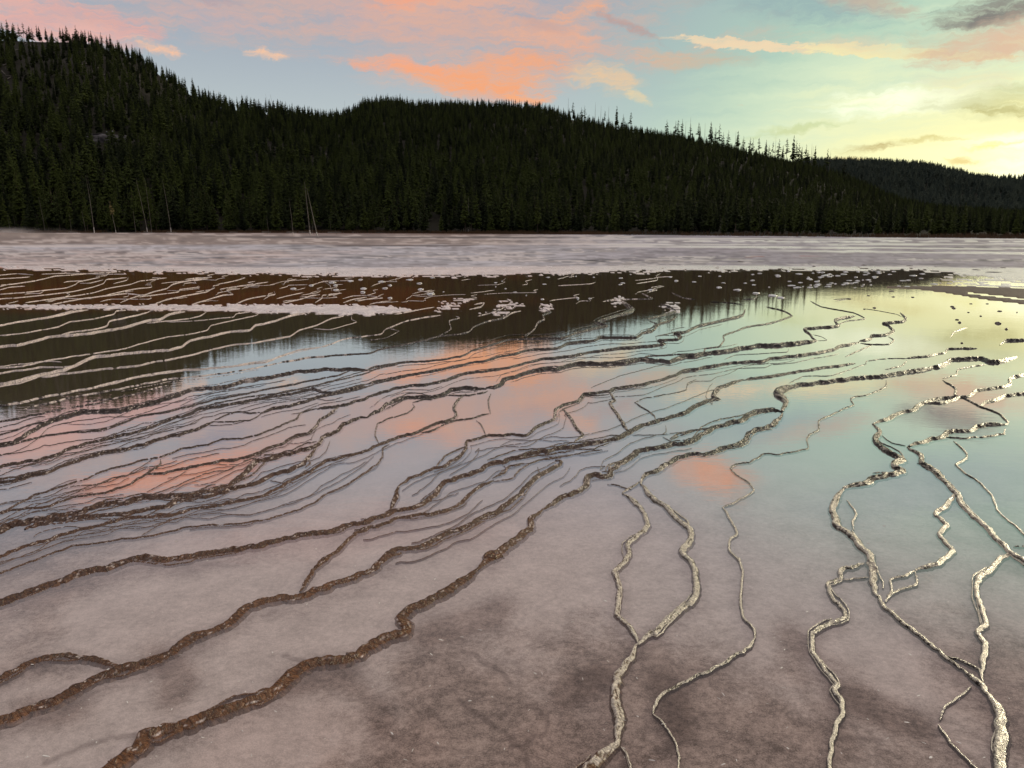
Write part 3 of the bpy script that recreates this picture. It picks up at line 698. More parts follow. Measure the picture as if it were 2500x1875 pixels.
# ------------------------------------------------------------------ ground sheet
def ground():
    azs = np.radians(np.concatenate([np.linspace(-180, -46, 40, endpoint=False), np.linspace(-46, 46, 900, endpoint=False), np.linspace(46, 180, 40, endpoint=False)]))
    dep = np.radians(np.concatenate([np.linspace(82, 44, 12, endpoint=False), np.linspace(44, .42, 640)]))
    rr = np.concatenate([CAM_H/np.tan(dep), [330, 420, 600, 1000, 2000, 4000, 9000]])
    nr, nc = len(rr), len(azs)
    A, Rr = np.meshgrid(azs, rr, indexing='xy')     # rows: radius
    X = Rr*np.sin(A); Y = Rr*np.cos(A)
    PX, PY = proj(np.stack([X, Y, X*0], -1))
    front = (np.abs(A) < R(60)) & (Y > .3)
    PX = np.where(front, PX, np.where(X > 0, 3500, -1000)); 
    PY = np.where(front, PY, 563+0*PY+FPX*np.tan(np.arctan(CAM_H/np.maximum(Rr, .3))*.999)*1.03)
    n1 = fbm(X*.5, Y*.16, 4, 31); n2 = fbm(X*1.6, Y*.7, 4, 41); n3 = fbm(X*.06, Y*.022, 3, 51)
    nf = fbm(PX/90, PY/3.2, 4, 61)                 # streaks lying along the flat (the view is grazing there, so they are long lobes on the ground)
    nf2 = fbm(PX/30, PY/2.2, 3, 71)
    # base: bottom of the pools
    br = np.array([.32, .125, .035]); ol = np.array([.19, .150, .080]); db = np.array([.145, .088, .045])
    pk = np.array([.62, .53, .485]); gy = np.array([.57, .545, .52])
    def mixc(a, b, k): return a*(1-k[..., None])+b*k[..., None]
    c = np.broadcast_to(db, X.shape+(3,)).copy()
    c = mixc(c, br, sstep(1300-PX+300*(n1-.5), -100, 500)*sstep(PY, 800, 750))
    c = mixc(c, np.array([.42, .13, .035]), sstep(n1+.25*np.exp(-((PX-850)/500)**2)*np.exp(-((PY-735)/30)**2)*2, .55, .8)*sstep(1500-PX, 0, 500)*sstep(PY, 790, 750)*.8)
    c = mixc(c, ol, sstep(PY, 745, 775)*sstep(1500-PX, 0, 900))
    k = sstep(PY+60*(n1-.5)+.05*(PX-600), 900, 1210)
    c = mixc(c, pk, k)
    c = mixc(c, gy, k*sstep(PX, 1200, 1900)*sstep(1750-PY, 0, 500))
    # old dark staining of the near basins
    stn = fbm(X*1.25+3, Y*.9, 5, 81, .6); big = fbm(X*.55+9, Y*.42+4, 4, 91)
    dk = sstep(stn*.5+big*.5+.07*sstep(PY, 1350, 1800), .50, .66)*sstep(PY, 1100, 1450)
    c = mixc(c, c*np.array([.50, .45, .41]), dk*.85)
    rd = sstep(fbm(X*1.1+30, Y*.9, 4, 95), .55, .75)*sstep(PY, 1450, 1750)
    c = mixc(c, c*np.array([1.0, .80, .74]), rd*.2)
    # stain along the rims
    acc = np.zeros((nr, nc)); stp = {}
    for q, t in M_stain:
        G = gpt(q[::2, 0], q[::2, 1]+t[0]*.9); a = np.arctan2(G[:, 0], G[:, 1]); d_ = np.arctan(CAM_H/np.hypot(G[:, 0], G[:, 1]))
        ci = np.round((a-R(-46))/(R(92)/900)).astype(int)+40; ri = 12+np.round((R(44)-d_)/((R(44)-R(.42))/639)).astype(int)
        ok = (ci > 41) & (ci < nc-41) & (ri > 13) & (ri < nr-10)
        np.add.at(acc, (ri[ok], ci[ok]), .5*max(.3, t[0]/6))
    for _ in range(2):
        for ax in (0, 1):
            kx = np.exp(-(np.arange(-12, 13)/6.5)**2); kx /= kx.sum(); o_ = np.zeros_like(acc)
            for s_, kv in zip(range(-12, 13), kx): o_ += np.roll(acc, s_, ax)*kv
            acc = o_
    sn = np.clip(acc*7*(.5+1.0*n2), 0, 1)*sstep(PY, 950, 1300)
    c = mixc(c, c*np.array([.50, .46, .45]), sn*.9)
    CR = """G 250 1250 400 1180 560 1120 700 1085 850 1075|H 800 570 850 592 880 590 950 650 1040 690 1090 760|H 780 860 880 940 960 990 1040 1040 1080 1080 1120 1130 1180 1170 1200 1240 1190 1330|I 1090 1100 1200 1090 1300 1100 1360 1110|H 1180 1140 1230 1090 1300 1075|H 1320 1050 1310 960 1200 900|G 1700 600 1850 640 1900 610"""
    BR = """H 500 520 600 470 700 440 850 400 950 370 1080 290|H 1700 690 1560 760 1440 830 1380 880|I 1100 820 1300 900 1500 990 1640 1040|I 0 700 60 780 120 900 150 1100|G 1700 800 1900 720 2100 700|G 900 560 1100 740 1000 900|H 100 760 300 900 350 1100|I 760 430 900 600|G 100 900 300 950 500 900"""
    def splat(txt, wt, sg, it, wig):
        ac = np.zeros((nr, nc))
        for ln in txt.replace(chr(10), '|').split('|'):
            tk = ln.split(); og = ORG[tk[0]]; v = np.array([float(q_) for q_ in tk[1:]]).reshape(-1, 2)/2.4578+np.array(og)
            q = catmull(v, .7); L = np.arange(len(q)); q = q+np.stack([(fbm(L/14., L*0+v[0, 0], 4, 3, .6)-.5)*wig, (fbm(L/14., L*0+v[0, 1], 4, 8, .6)-.5)*wig], 1)
            G = gpt(q[:, 0], q[:, 1]); a = np.arctan2(G[:, 0], G[:, 1]); d_ = np.arctan(CAM_H/np.hypot(G[:, 0], G[:, 1]))
            ci = np.round((a-R(-46))/(R(92)/900)).astype(int)+40; ri = 12+np.round((R(44)-d_)/((R(44)-R(.42))/639)).astype(int)
            ok = (ci > 41) & (ci < nc-41) & (ri > 13) & (ri < nr-10); np.add.at(ac, (ri[ok], ci[ok]), wt)
        for _ in range(it):
            for ax in (0, 1):
                kx = np.exp(-(np.arange(-16, 17)/sg)**2); kx /= kx.sum(); o_ = np.zeros_like(ac)
                for s_, kv in zip(range(-16, 17), kx): o_ += np.roll(ac, s_, ax)*kv
                ac = o_
        return ac
    crk = np.clip(splat(CR, 1.5, 1.7, 1, 11)*(.1+1.6*n2), 0, 1); brd = np.clip(splat(BR, 8.0, 9.0, 2, 30)*(.4+1.2*n2), 0, 1)
    c = mixc(c, c*np.array([.52, .47, .44]), brd*.85); c = mixc(c, c*np.array([.33, .30, .29]), crk*.5); sn = np.maximum(sn, brd)
    mott = sstep(PY, 1000, 1300)*(.38+.62*np.clip(dk+sn*.6, 0, 1))
    wet = np.full(X.shape, .0); z = np.full(X.shape, -.014)
    mott = mott+.0
    # ---- pale crusts
    top = np.interp(PX, [-1000, 0, 900, 1080, 1370, 1700, 1850, 2250, 2500, 3500], [655, 656, 676, 676, 669, 661, 661, 660, 690, 690])
    fl = np.interp(PX, [-1000, 0, 400, 900, 1300, 1700, 2100, 2500, 3500], [650, 650, 652, 655, 652, 649, 652, 655, 655])
    nf4 = fbm(PX/9, PY/1.6, 3, 73); nf3 = fbm(PX/240, PY/6.0, 4, 75)
    edge = top+16*(nf2-.5)+12*(nf4-.5)
    crust = sstep(edge-PY, -1.5, 2.5)
    ctr = np.interp(PX, [-1000, 0, 300, 600, 900, 1000], [748, 748, 750, 753, 757, 757]); hw = np.interp(PX, [-1000, 0, 300, 600, 900, 985, 1010], [5, 5, 6, 9, 14, 6, 0])
    c2 = sstep(hw*(.5+.8*nf2)+9*(nf4-.5)-np.abs(PY-ctr), -1.5, 1.5)*(PX < 1015)
    for (bx, by, sx, sy) in ((1088, 752, 34, 15), (1240, 745, 40, 13), (1335, 750, 22, 13), (1130, 735, 30, 8), (1210, 765, 40, 7), (1510, 735, 22, 14), (1640, 752, 26, 16)):
        e = ((PX-bx)/sx)**2+((PY-by)/sy)**2
        c2 = np.maximum(c2, sstep(.72-e-(nf2-.45)*2.6-(nf4-.45)*3.2, -.05, .4))
    # right: half drowned crust, and the long low brown bar
    zr = sstep(PX, 2230, 2360)*sstep(PY, 650, 660)*sstep(712-PY, 0, 8)
    spk = zr*sstep(nf2, .50, .58)
    yb0 = np.interp(PX, [2150, 2250, 2300, 2500, 3500], [700, 699, 697, 703, 712]); yb1 = np.interp(PX, [2150, 2250, 2300, 2400, 2500, 3500], [702, 708, 714, 731, 743, 770])
    bar = sstep(PY-yb0+2*(nf2-.5), -1, 1.5)*sstep(yb1-PY, -1, 1.5)*(PX > 2165)
    sl = np.interp(PX, [2350, 2370, 2500, 3500], [714, 716, 731, 745])
    bar = bar*(1-sstep(2.2-np.abs(PY-sl), -.5, 1)*(PX > 2362))
    allc = np.maximum(np.maximum(crust, c2), spk)
    white = np.array([.90, .80, .75]); wy = np.array([.88, .85, .76])
    wc = mixc(np.broadcast_to(white, X.shape+(3,)), wy, sstep(PX, 1200, 1900))
    c = mixc(c, wc*(.72+.45*nf2[..., None]), allc); wet = np.maximum(wet, allc*.9)
    z = np.where(allc > .5, .010+.014*nf2, z)
    c = mixc(c, np.array([.080, .050, .034])*(.8+.4*nf[..., None]), bar); z = np.where(bar > .5, .018, z); wet = wet*(1-bar)+.15*bar
    # ---- dry sinter flat behind the pools
    flat = sstep(fl-PY+6*(nf2-.5), -2, 2)
    lav = np.array([.47, .45, .475]); lr = np.array([.31, .28, .31]); lp = np.array([.52, .42, .39])
    fc = mixc(np.broadcast_to(lav, X.shape+(3,)), lr, sstep(PX, 1250, 1750))
    fc = mixc(fc, lp*(.55+.8*nf2[..., None]), sstep(760-PX-(PY-628)*8, -160, 160)*sstep(PY, 606, 618)*sstep(nf, .25, .5))
    fc = fc*(1+1.3*(nf[..., None]-.5)+1.1*(nf2[..., None]-.5)+1.3*(nf3[..., None]-.5))
    fc = mixc(fc, np.array([.16, .135, .14]), sstep(nf3, .60, .68)*.55); fc = mixc(fc, wc*.9, sstep(nf3, .42, .34)*sstep(nf2, .40, .55)*.6)
    fc = mixc(fc, np.array([.10, .08, .075]), sstep(nf2*.5+nf*.5, .55, .66)*.6)
    bs = lambda yc, hw_, x0, x1: sstep(hw_-np.abs(PY+2.5*(nf-.5)*2-yc), -.8, .8)*sstep(PX, x0-120, x0+60)*sstep(x1-PX, -60, 120)
    strk = np.maximum.reduce([bs(603+.006*(PX-1600), 1.6, 1450, 3600), bs(613+.010*(PX-1900), 2.2, 1950, 3600), bs(597, 1.5, 1250, 3600)*.8,
                              bs(590, 2.5, 1600, 3600)*sstep(nf2, .35, .6), bs(584, 1.5, 1100, 3600)*.7, bs(624, 1.6, 300, 900)*.6, bs(601, 2.4, -900, 330)*.8, bs(645, 2, -900, 150)*.7])
    fc = mixc(fc, wc*.95, strk)
    tan = np.array([.27, .20, .165])
    fc = mixc(fc, tan*(.45+1.1*nf2[..., None]), sstep(599-PY+8*(nf-.5), -2, 4)*sstep(1250-PX, -300, 200)*.92)
    fc = mixc(fc, np.array([.66, .57, .52]), sstep(597-PY, -2, 3)*sstep(nf2, .52, .66)*sstep(1500-PX, -300, 300)*.6)
    fc = mixc(fc, np.array([.055, .04, .035]), np.maximum(sstep(2.2-np.abs(PY-580-3*(nf-.5)), -.8, .8)*sstep(PX, 300, 700)*sstep(1500-PX, 0, 300), sstep(1.6-np.abs(PY-600.5), -.6, .6)*sstep(PX, 780, 850)*sstep(1190-PX, 0, 60)))
    fc = mixc(fc, np.array([.13, .065, .035]), sstep(np.interp(PX, [0, 900, 1250], [567, 572, 575])-PY, -1, 1.5)*sstep(1350-PX, -150, 250))
    fc = mixc(fc, np.array([.30, .09, .05]), sstep(1.5-np.abs(PY-627+.012*(PX-1900)), -.5, .8)*sstep(nf2, .55, .7)*sstep(PX, 1750, 1850)*sstep(2050-PX, 0, 100)*.6)
    c = mixc(c, fc, flat); wet = np.where(flat > .5, .30+.6*strk, wet); z = np.where(flat > .5, .022+.02*(nf-.5)+.00022*np.clip(Rr-40, 0, 400)*0, z)
    c = mixc(c, np.array([.035, .029, .02]), sstep(np.interp(PX, [-1000, 0, 900, 1250, 2500, 3500], [563, 564, 568, 571, 577, 578])-PY, -.5, 1.5)*front+(~front)*(Rr > 150)*1.0)
    # low terraced spring mound at the far left
    mound = np.exp(-((X+118)/38)**2-((Y-150)/16)**2)*.95+np.exp(-((X+62)/16)**2-((Y-128)/7)**2)*.38
    z = z+np.where(front, mound, 0)
    c = mixc(c, np.array([.26, .20, .165])*(.55+1.0*nf2[..., None]), np.clip(mound*2.6, 0, 1)*front)
    V = np.stack([X, Y, z], -1).reshape(-1, 3); F = grid_faces(nr, nc, True)
    # close the small hole under the camera
    V = np.concatenate([V, [[0, 0, -.02]]]); 
    o = mesh_obj('ground', V, [tuple(f) for f in F.tolist()]+[(i, len(V)-1, (i+1) % nc) for i in range(nc)] if False else F[:, ::-1].copy(), M_ground)
    pad = lambda a: np.concatenate([a.reshape(-1), [0]])
    add_attr(o.data, 'tint', np.concatenate([c.reshape(-1, 3), [[.4, .3, .3]]]), 'FLOAT_COLOR')
    add_attr(o.data, 'wet', pad(wet)); add_attr(o.data, 'mottle', pad(mott))
    o['kind'] = 'structure'
    return o
ground()
def water():
    azs = np.radians(np.linspace(-180, 180, 361)[:-1]); rb = []
    for a in azs:
        if abs(a) < R(60):
            # far shore a little beyond the edge of the pale crust
            rb.append(float(np.hypot(*gpt(1250+FPX*math.tan(a)/math.cos(PITCH)*.99, 655)[:2])))
        else: rb.append(44.0)
    rb = np.minimum(np.array(rb), 70)
    V = [(0, 0, 0)]; rings = [.5, 2, 5, 10, 20, 30]
    P = [np.stack([np.sin(azs)*r_, np.cos(azs)*r_, 0*azs], -1) for r_ in rings]+[np.stack([np.sin(azs)*rb, np.cos(azs)*rb, 0*azs], -1)]
    V = np.concatenate(P+[np.zeros((1, 3))]); n = len(azs)
    F = [tuple(f[::-1]) for f in grid_faces(len(P), n, True).tolist()]+[((i+1) % n, i, len(V)-1) for i in range(n)]
    o = mesh_obj('water', V, F, M_water, smooth=False); o['kind'] = 'structure'
water()

# ------------------------------------------------------------------ hills
K = 2500/2212
def line_deg(pts):                  # display pixels -> (azimuth, elevation) in degrees
    a = np.array([azel(x*K, y*K) for x, y in pts]); return a[:, 0], a[:, 1]
# top of the bare slope (tree tops stand about 22 px above it)
SKY1 = [(-1500, 190), (-900, 120), (-500, 90), (-200, 84), (0, 86), (110, 92), (180, 92), (240, 110), (300, 130), (340, 160), (400, 200), (450, 226), (500, 240), (560, 246), (640, 256),
        (700, 262), (740, 259), (790, 236), (830, 231), (900, 235), (1000, 237), (1100, 241), (1160, 243), (1220, 256), (1300, 274), (1400, 291),
        (1500, 308), (1600, 330), (1700, 353), (1780, 372), (1850, 396), (1950, 438), (2050, 456), (2212, 464), (2500, 462), (3200, 468), (4500, 476)]
SA, SE = line_deg(SKY1)
RIDGE_D = ([-60, -20, -8, 5, 18, 26, 60], [600, 560, 640, 620, 700, 640, 560])
FOOT_D = ([-60, -34, -20, -10, 0, 10, 20, 34, 60], [270, 266, 244, 220, 194, 174, 158, 150, 150])
def hill_z(x, y):
    a = np.degrees(np.arctan2(x, y)); r = np.hypot(x, y)
    el = np.interp(a, SA, SE); Rr_ = np.interp(a, *RIDGE_D); D0 = np.interp(a, *FOOT_D)
    D1 = D0+np.interp(a, [-34, -5, 15, 34], [14, 22, 45, 70])
    zr = Rr_*np.tan(np.radians(el))+CAM_H
    t = np.clip((r-D1)/(Rr_-D1), 0, 1.6)
    g = np.where(t <= 1, .82*np.clip(t, 0, 1)**1.12+.18*np.clip(t, 0, 1)**2.2*0+.18*(1-(1-np.clip(t, 0, 1))**2), 1-.5*np.clip(t-1, 0, 1)**1.6)
    b = (fbm(x*.012+7, y*.012, 4, 101)-.5)*.14*np.clip(t, 0, 1)*np.clip(1.0-t, 0, 1)*4
    z = zr*np.maximum(g+b*.5, 0)
    z = z+(fbm(x*.07, y*.07, 2, 111)-.5)*1.6*np.clip(t*6, 0, 1)*np.clip((1.0-t)*8, .0, 1)
    return np.where(r < D0, -.4, np.maximum(z, 0)+.25*sstep(r, D0, D0+6))
def hill(name, fz, r0, r1, nr, a0, a1, na, mat):
    aa = np.radians(np.linspace(a0, a1, na)); rr = np.geomspace(r0, r1, nr)
    A, Q = np.meshgrid(aa, rr); X = np.sin(A)*Q; Y = np.cos(A)*Q; Z = fz(X, Y)
    o = mesh_obj(name, np.stack([X, Y, Z], -1).reshape(-1, 3), grid_faces(nr, na)[:, ::-1].copy(), mat); o['kind'] = 'structure'
    return o
hill('hill', hill_z, 148, 940, 170, -62, 62, 460, M_soil)
FAR = []
def far_hill(pts, dist, depth, seed, name, amp):
    fa, fe = line_deg(pts)
    def fz(x, y):
        a = np.degrees(np.arctan2(x, y)); r = np.hypot(x, y)
        zr = dist*np.tan(np.radians(np.interp(a, fa, fe, left=-.5, right=fe[-1])))
        t = (r-(dist-depth))/depth
        g = np.where(t < 1, np.clip(t, 0, 1)**.9, 1-.6*np.clip(t-1, 0, 1))
        rid = (fbm(x*.0045+seed, y*.0022, 4, seed)-.5)*amp*np.clip(t, 0, 1)*np.clip(1-t, 0, 1)*4
        return np.maximum(zr*g+rid, -4)
    hill(name, fz, dist-depth, dist+depth*.8, 90, fa[0]-1, fa[-1]+1, 240, M_soil)
    FAR.append((fz, dist, depth, fa[0], fa[-1]))
far_hill([(1560, 420), (1700, 360), (1800, 352), (1900, 356), (2000, 362), (2050, 373), (2100, 386), (2160, 396), (2300, 420), (2500, 440), (2900, 450)], 1700, 750, 3, 'hill', 60)
far_hill([(1950, 400), (2080, 385), (2150, 384), (2212, 384), (2400, 372), (2700, 366), (3100, 380), (3600, 400)], 2700, 900, 5, 'hill', 90)

# ------------------------------------------------------------------ trees
def crown_mesh(name, seed, n_whorl, width, base, ragged=.25, dens=1.0, mat=None, tip=.02):
    """unit-height conifer crown: whorls of drooping sprays, each a fan of small needle-clump faces"""
    r_ = random.Random(seed); V = []; F = []
    for i in range(n_whorl):
        t = (i+r_.random()*.6)/n_whorl; h = base+(1-base)*t
        prof = (1-t)**.8*(.55+.45*min(1, t*5+.25))+tip
        nb_ = max(3, int((4+5*(1-t))*dens))
        for j in range(nb_):
            a = r_.random()*6.283; ln = width*.5*prof*(1+r_.uniform(-ragged, ragged)*1.6)
            if ln < .004: continue
            droop = r_.uniform(-.1, .55)
            d = Vector((math.cos(a), math.sin(a), 0)); s = Vector((-d.y, d.x, 0))
            for q in range(3):
                f0, f1 = (.0, .55) if q == 0 else ((.35, .85) if q == 1 else (.62, 1.08))
                wv = ln*r_.uniform(.22, .40)*(1.15-f0*.6)+.003
                side = r_.uniform(-.35, .35)*ln*f1
                p0 = d*ln*f0+Vector((0, 0, h-droop*ln*f0)); p1 = d*ln*f1+s*side+Vector((0, 0, h-droop*ln*f1+r_.uniform(-.006, .010)))
                hh = Vector((0, 0, r_.uniform(.004, .012)+.006*(1-t)))
                k = len(V)
                m_ = (p0+p1)/2
                V += [p0+hh*.3, m_+s*wv-hh*r_.uniform(.6, 1.8), p1, m_-s*wv-hh*r_.uniform(.6, 1.8), m_+hh*1.6]
                F += [(k, k+1, k+4), (k+1, k+2, k+4), (k+2, k+3, k+4), (k+3, k, k+4)]
    # leader
    k = len(V); V += [Vector((.004, 0, .93)), Vector((-.004, .003, .93)), Vector((-.002, -.004, .93)), Vector((0, 0, 1.02))]
    F += [(k, k+1, k+3), (k+1, k+2, k+3), (k+2, k, k+3)]
    me = bpy.data.meshes.new(name); me.from_pydata([tuple(v) for v in V], [], F); me.materials.append(mat or M_leaf); return me
def trunk_mesh(name, seed, r0, top=.96, stubs=0, bend=.0, mat=None, white=0.0):
    r_ = random.Random(seed); V = []; F = []; n = 6; m = 10
    bx, by = r_.uniform(-1, 1)*bend, r_.uniform(-1, 1)*bend
    mi = []
    for i in range(m):
        t = i/(m-1); rad = r0*(1-t)**.8*(1+.5*max(0, .05-t)/.05)+r0*.10
        for j in range(n):
            a = 6.283*j/n; V.append((rad*math.cos(a)+bx*t*t, rad*math.sin(a)+by*t*t, t*top))
    for i in range(m-1):
        for j in range(n): F.append((i*n+j, i*n+(j+1) % n, (i+1)*n+(j+1) % n, (i+1)*n+j)); mi.append(1 if (i+.5)/(m-1) < white else 0)
    F.append(tuple((m-1)*n+j for j in range(n))); mi.append(0)
    for i in range(stubs):
        t = r_.uniform(.3, .95); a = r_.random()*6.283; ln = r_.uniform(.015, .06)*(1.3-t); rr = r0*.16+.0004
        o_ = Vector((bx*t*t, by*t*t, t*top)); d = Vector((math.cos(a), math.sin(a), r_.uniform(-.5, .5)))
        s = Vector((-d.y, d.x, 0)).normalized()*rr; u = Vector((0, 0, rr)); e = o_+d*ln; k = len(V)
        V += [tuple(o_+s), tuple(o_+u), tuple(o_-s), tuple(o_-u), tuple(e)]
        for q in range(4): F.append((k+q, k+(q+1) % 4, k+4)); mi.append(0)
    me = bpy.data.meshes.new(name); me.from_pydata(V, [], F)
    for q in (mat if isinstance(mat, list) else [mat or M_bark]): me.materials.append(q)
    me.polygons.foreach_set('material_index', mi)
    for p in me.polygons: p.use_smooth = len(p.vertices) == 4
    return me
CROWNS = [crown_mesh('crown', 1, 26, .25, .12), crown_mesh('crown', 2, 24, .21, .18, .3), crown_mesh('crown', 3, 28, .29, .07, .25),
          crown_mesh('crown', 4, 20, .19, .28, .4), crown_mesh('crown', 5, 26, .24, .10, .35), crown_mesh('crown', 6, 22, .27, .16, .45)]
THIN = [crown_mesh('crown', 11, 15, .22, .30, .7, .62), crown_mesh('crown', 12, 13, .19, .42, .8, .55), crown_mesh('crown', 13, 17, .25, .18, .6, .7)]
YEL = crown_mesh('crown', 21, 9, .12, .62, .8, .7, M_leaf2, tip=.05)
TR = [trunk_mesh('trunk', 1, .011), trunk_mesh('trunk', 2, .009, stubs=6)]
def add_part(name, me, parent):
    o = bpy.data.objects.new(name, me); C.objects.link(o); o.parent = parent; return o

def hit(X, Y, fz=hill_z, r0=140, r1=900):
    """where the sight line through a photo pixel meets the hillside"""
    d = ray(X, Y); n = math.hypot(d[0], d[1]); rs = np.linspace(r0, r1, 1500)
    x = d[0]/n*rs; y = d[1]/n*rs; z = CAM_H+d[2]/n*rs
    gz = fz(x, y); k = np.argmax(z <= gz)
    if not (z <= gz).any(): k = np.argmin(z-gz)
    return np.array([x[k], y[k], gz[k]])
def pscale(P): return math.hypot(P[0], P[1])/FPX        # metres per photo pixel at a point (nearly)

# forest points
cell = 3.7; pts = []
gx = np.arange(-760, 760, cell); gy = np.arange(100, 760, cell)
GX, GY = np.meshgrid(gx, gy); GX = GX+rng.uniform(-.48, .48, GX.shape)*cell; GY = GY+rng.uniform(-.48, .48, GY.shape)*cell
x = GX.ravel(); y = GY.ravel(); r = np.hypot(x, y); a = np.degrees(np.arctan2(x, y))
D0 = np.interp(a, *FOOT_D); RR_ = np.interp(a, *RIDGE_D)
ok = (np.abs(a) < 44) & (r > D0+2.5+2*vnoise(x*.2, y*.2, 5)) & (r < RR_+16)
x, y, r, a, D0, RR_ = [v[ok] for v in (x, y, r, a, D0, RR_)]
z = hill_z(x, y); px, py = proj(np.stack([x, y, z], -1)); px /= K; py /= K
# thinner stands and clearings
def inside(cx, cy, sx, sy): return np.exp(-((px-cx)/sx)**2-((py-cy)/sy)**2)
sparse = .34*inside(170, 150, 260, 75)+.22*inside(380, 260, 200, 60)+1.3*inside(224, 312, 30, 14)+.8*inside(80, 100, 75, 11)+.7*inside(700, 352, 26, 16)+.6*inside(600, 330, 30, 14) \
    +.6*inside(1235, 262, 45, 14)+.5*inside(960, 385, 30, 12)+.4*inside(1130, 345, 30, 10)+.35*inside(390, 215, 60, 22)
skyl = (r > RR_-26) & (px > 1250)
keep = rng.random(len(x)) > np.clip(sparse+.12+.80*skyl, 0, .98)
x, y, z, r, a, px, py, D0 = [v[keep] for v in (x, y, z, r, a, px, py, D0)]
ht = (.50+.72*rng.random(len(x))**.8)*9.9
ht *= np.interp(a, [-34, -10, 10, 34], [1.32, 1.20, .90, .50])*np.interp(r-D0, [0, 60, 200], [1, .90, .74])*(.85+.3*vnoise(x*.03, y*.03, 9))
ht *= np.where(r-D0 < 14, rng.uniform(.55, 1.0, len(x)), 1)
ht *= np.where(inside(170, 150, 260, 75) > .4, .85, 1)
print('trees', len(x))
# the nearest trees of the front edge are individuals
infr = (np.abs(a) < 34.2)
app = np.where(infr, ht/r*np.where(r-D0 < 22, 1.25, .9), 0)
order = np.argsort(-app); ind = order[:238]; rest = np.ones(len(x), bool); rest[ind] = False
LMK = [(0, 'left edge of the photo'), (110, 'pale bare trunk near the left edge'), (230, 'tallest thin dead trunk'), (284, 'trunk with the yellow tuft'), (420, 'lone slim dead trunk'),
       (657, 'short white-footed trunk'), (775, 'two leaning poles'), (1144, 'pale upright snag'), (1857, 'white-footed stub'), (1950, 'curved dead trunk'),
       (2088, 'thin white-footed dead trunk'), (2394, 'white stub near the right edge'), (2500, 'right edge of the photo')]
def ordinal(n):
    a_ = 'first second third fourth fifth sixth seventh eighth ninth tenth eleventh twelfth thirteenth fourteenth fifteenth sixteenth seventeenth eighteenth nineteenth'.split()
    b_ = {2: 'twenty', 3: 'thirty', 4: 'forty', 5: 'fifty', 6: 'sixty'}
    if n <= 19: return a_[n-1]
    return (b_[n//10][:-1]+'ieth') if n % 10 == 0 else b_[n//10]+'-'+a_[n % 10-1]
rowof = lambda i: 0 if r[i]-D0[i] < 9.5 else (1 if r[i]-D0[i] < 16 else 2)
bins = {}
for i in ind:
    X_ = px[i]*K; m_ = min(range(len(LMK)), key=lambda q: abs(LMK[q][0]-X_)); sd_ = 'right' if (X_ >= LMK[m_][0] and m_ < len(LMK)-1) or m_ == 0 else 'left'
    bins.setdefault((m_, sd_, rowof(i)), []).append(i)
LABEL = {}
for (m_, sd_, ro), li in bins.items():
    li.sort(key=lambda i: abs(px[i]*K-LMK[m_][0]))
    for n_, i in enumerate(li): LABEL[i] = '%s pine %s of the %s, %s row' % (ordinal(n_+1), sd_, LMK[m_][1], ('front', 'second', 'third')[ro])
for n_, i in enumerate(ind):
    q = n_ % 9; hgt = float(ht[i])
    t = thing('pine_tree', LABEL[i], 'tree', (float(x[i]), float(y[i]), float(z[i])-.1), random.random()*6.28, 'pines of the front rows')
    t.scale = (hgt*random.uniform(.80, 1.15),)*2+(hgt,)
    add_part('crown', CROWNS[q % 6], t); add_part('trunk', TR[q % 2], t)
# skyline pines on the right-hand ridge, one by one
SKYT = [(108, 110, 205, 0), (143, 142, 215, 1), (205, 180, 245, 1), (228, 170, 240, 1), (303, 145, 250, 0), (343, 165, 250, 0), (373, 205, 255, 1), (398, 170, 260, 0),
        (458, 170, 270, 2), (507, 230, 275, 1), (560, 215, 270, 1), (820, 270, 310, 1), (883, 280, 325, 1), (900, 270, 325, 1), (930, 265, 330, 1), (955, 278, 335, 0),
        (987, 250, 345, 0), (990, 300, 345, 1), (1048, 290, 355, 1), (1058, 315, 357, 2), (1095, 290, 365, 0), (1135, 285, 380, 2), (1145, 330, 382, 2), (1170, 330, 385, 1), (1198, 300, 390, 1), (1225, 360, 400, 2),
        (1262, 348, 410, 1), (1313, 345, 415, 0), (1330, 350, 420, 2), (1372, 390, 430, 2), (1420, 400, 440, 1), (1440, 405, 440, 1), (1483, 400, 455, 1), (1533, 415, 480, 2), (1555, 450, 483, 1),
        (1583, 428, 490, 1), (1600, 400, 490, 0), (1625, 410, 495, 1), (1655, 455, 500, 2), (1683, 405, 500, 1), (1728, 382, 515, 2), (1750, 420, 515, 1), (1770, 440, 520, 2), (1790, 465, 520, 2),
        (1820, 450, 525, 1), (1838, 490, 528, 2), (1858, 440, 530, 0), (1868, 460, 535, 0), (1885, 455, 545, 2), (1975, 480, 560, 1), (1995, 490, 565, 0), (2100, 540, 572, 2)]
DEADS = []
nsk = 0; cnt = {1: 0, 2: 0}
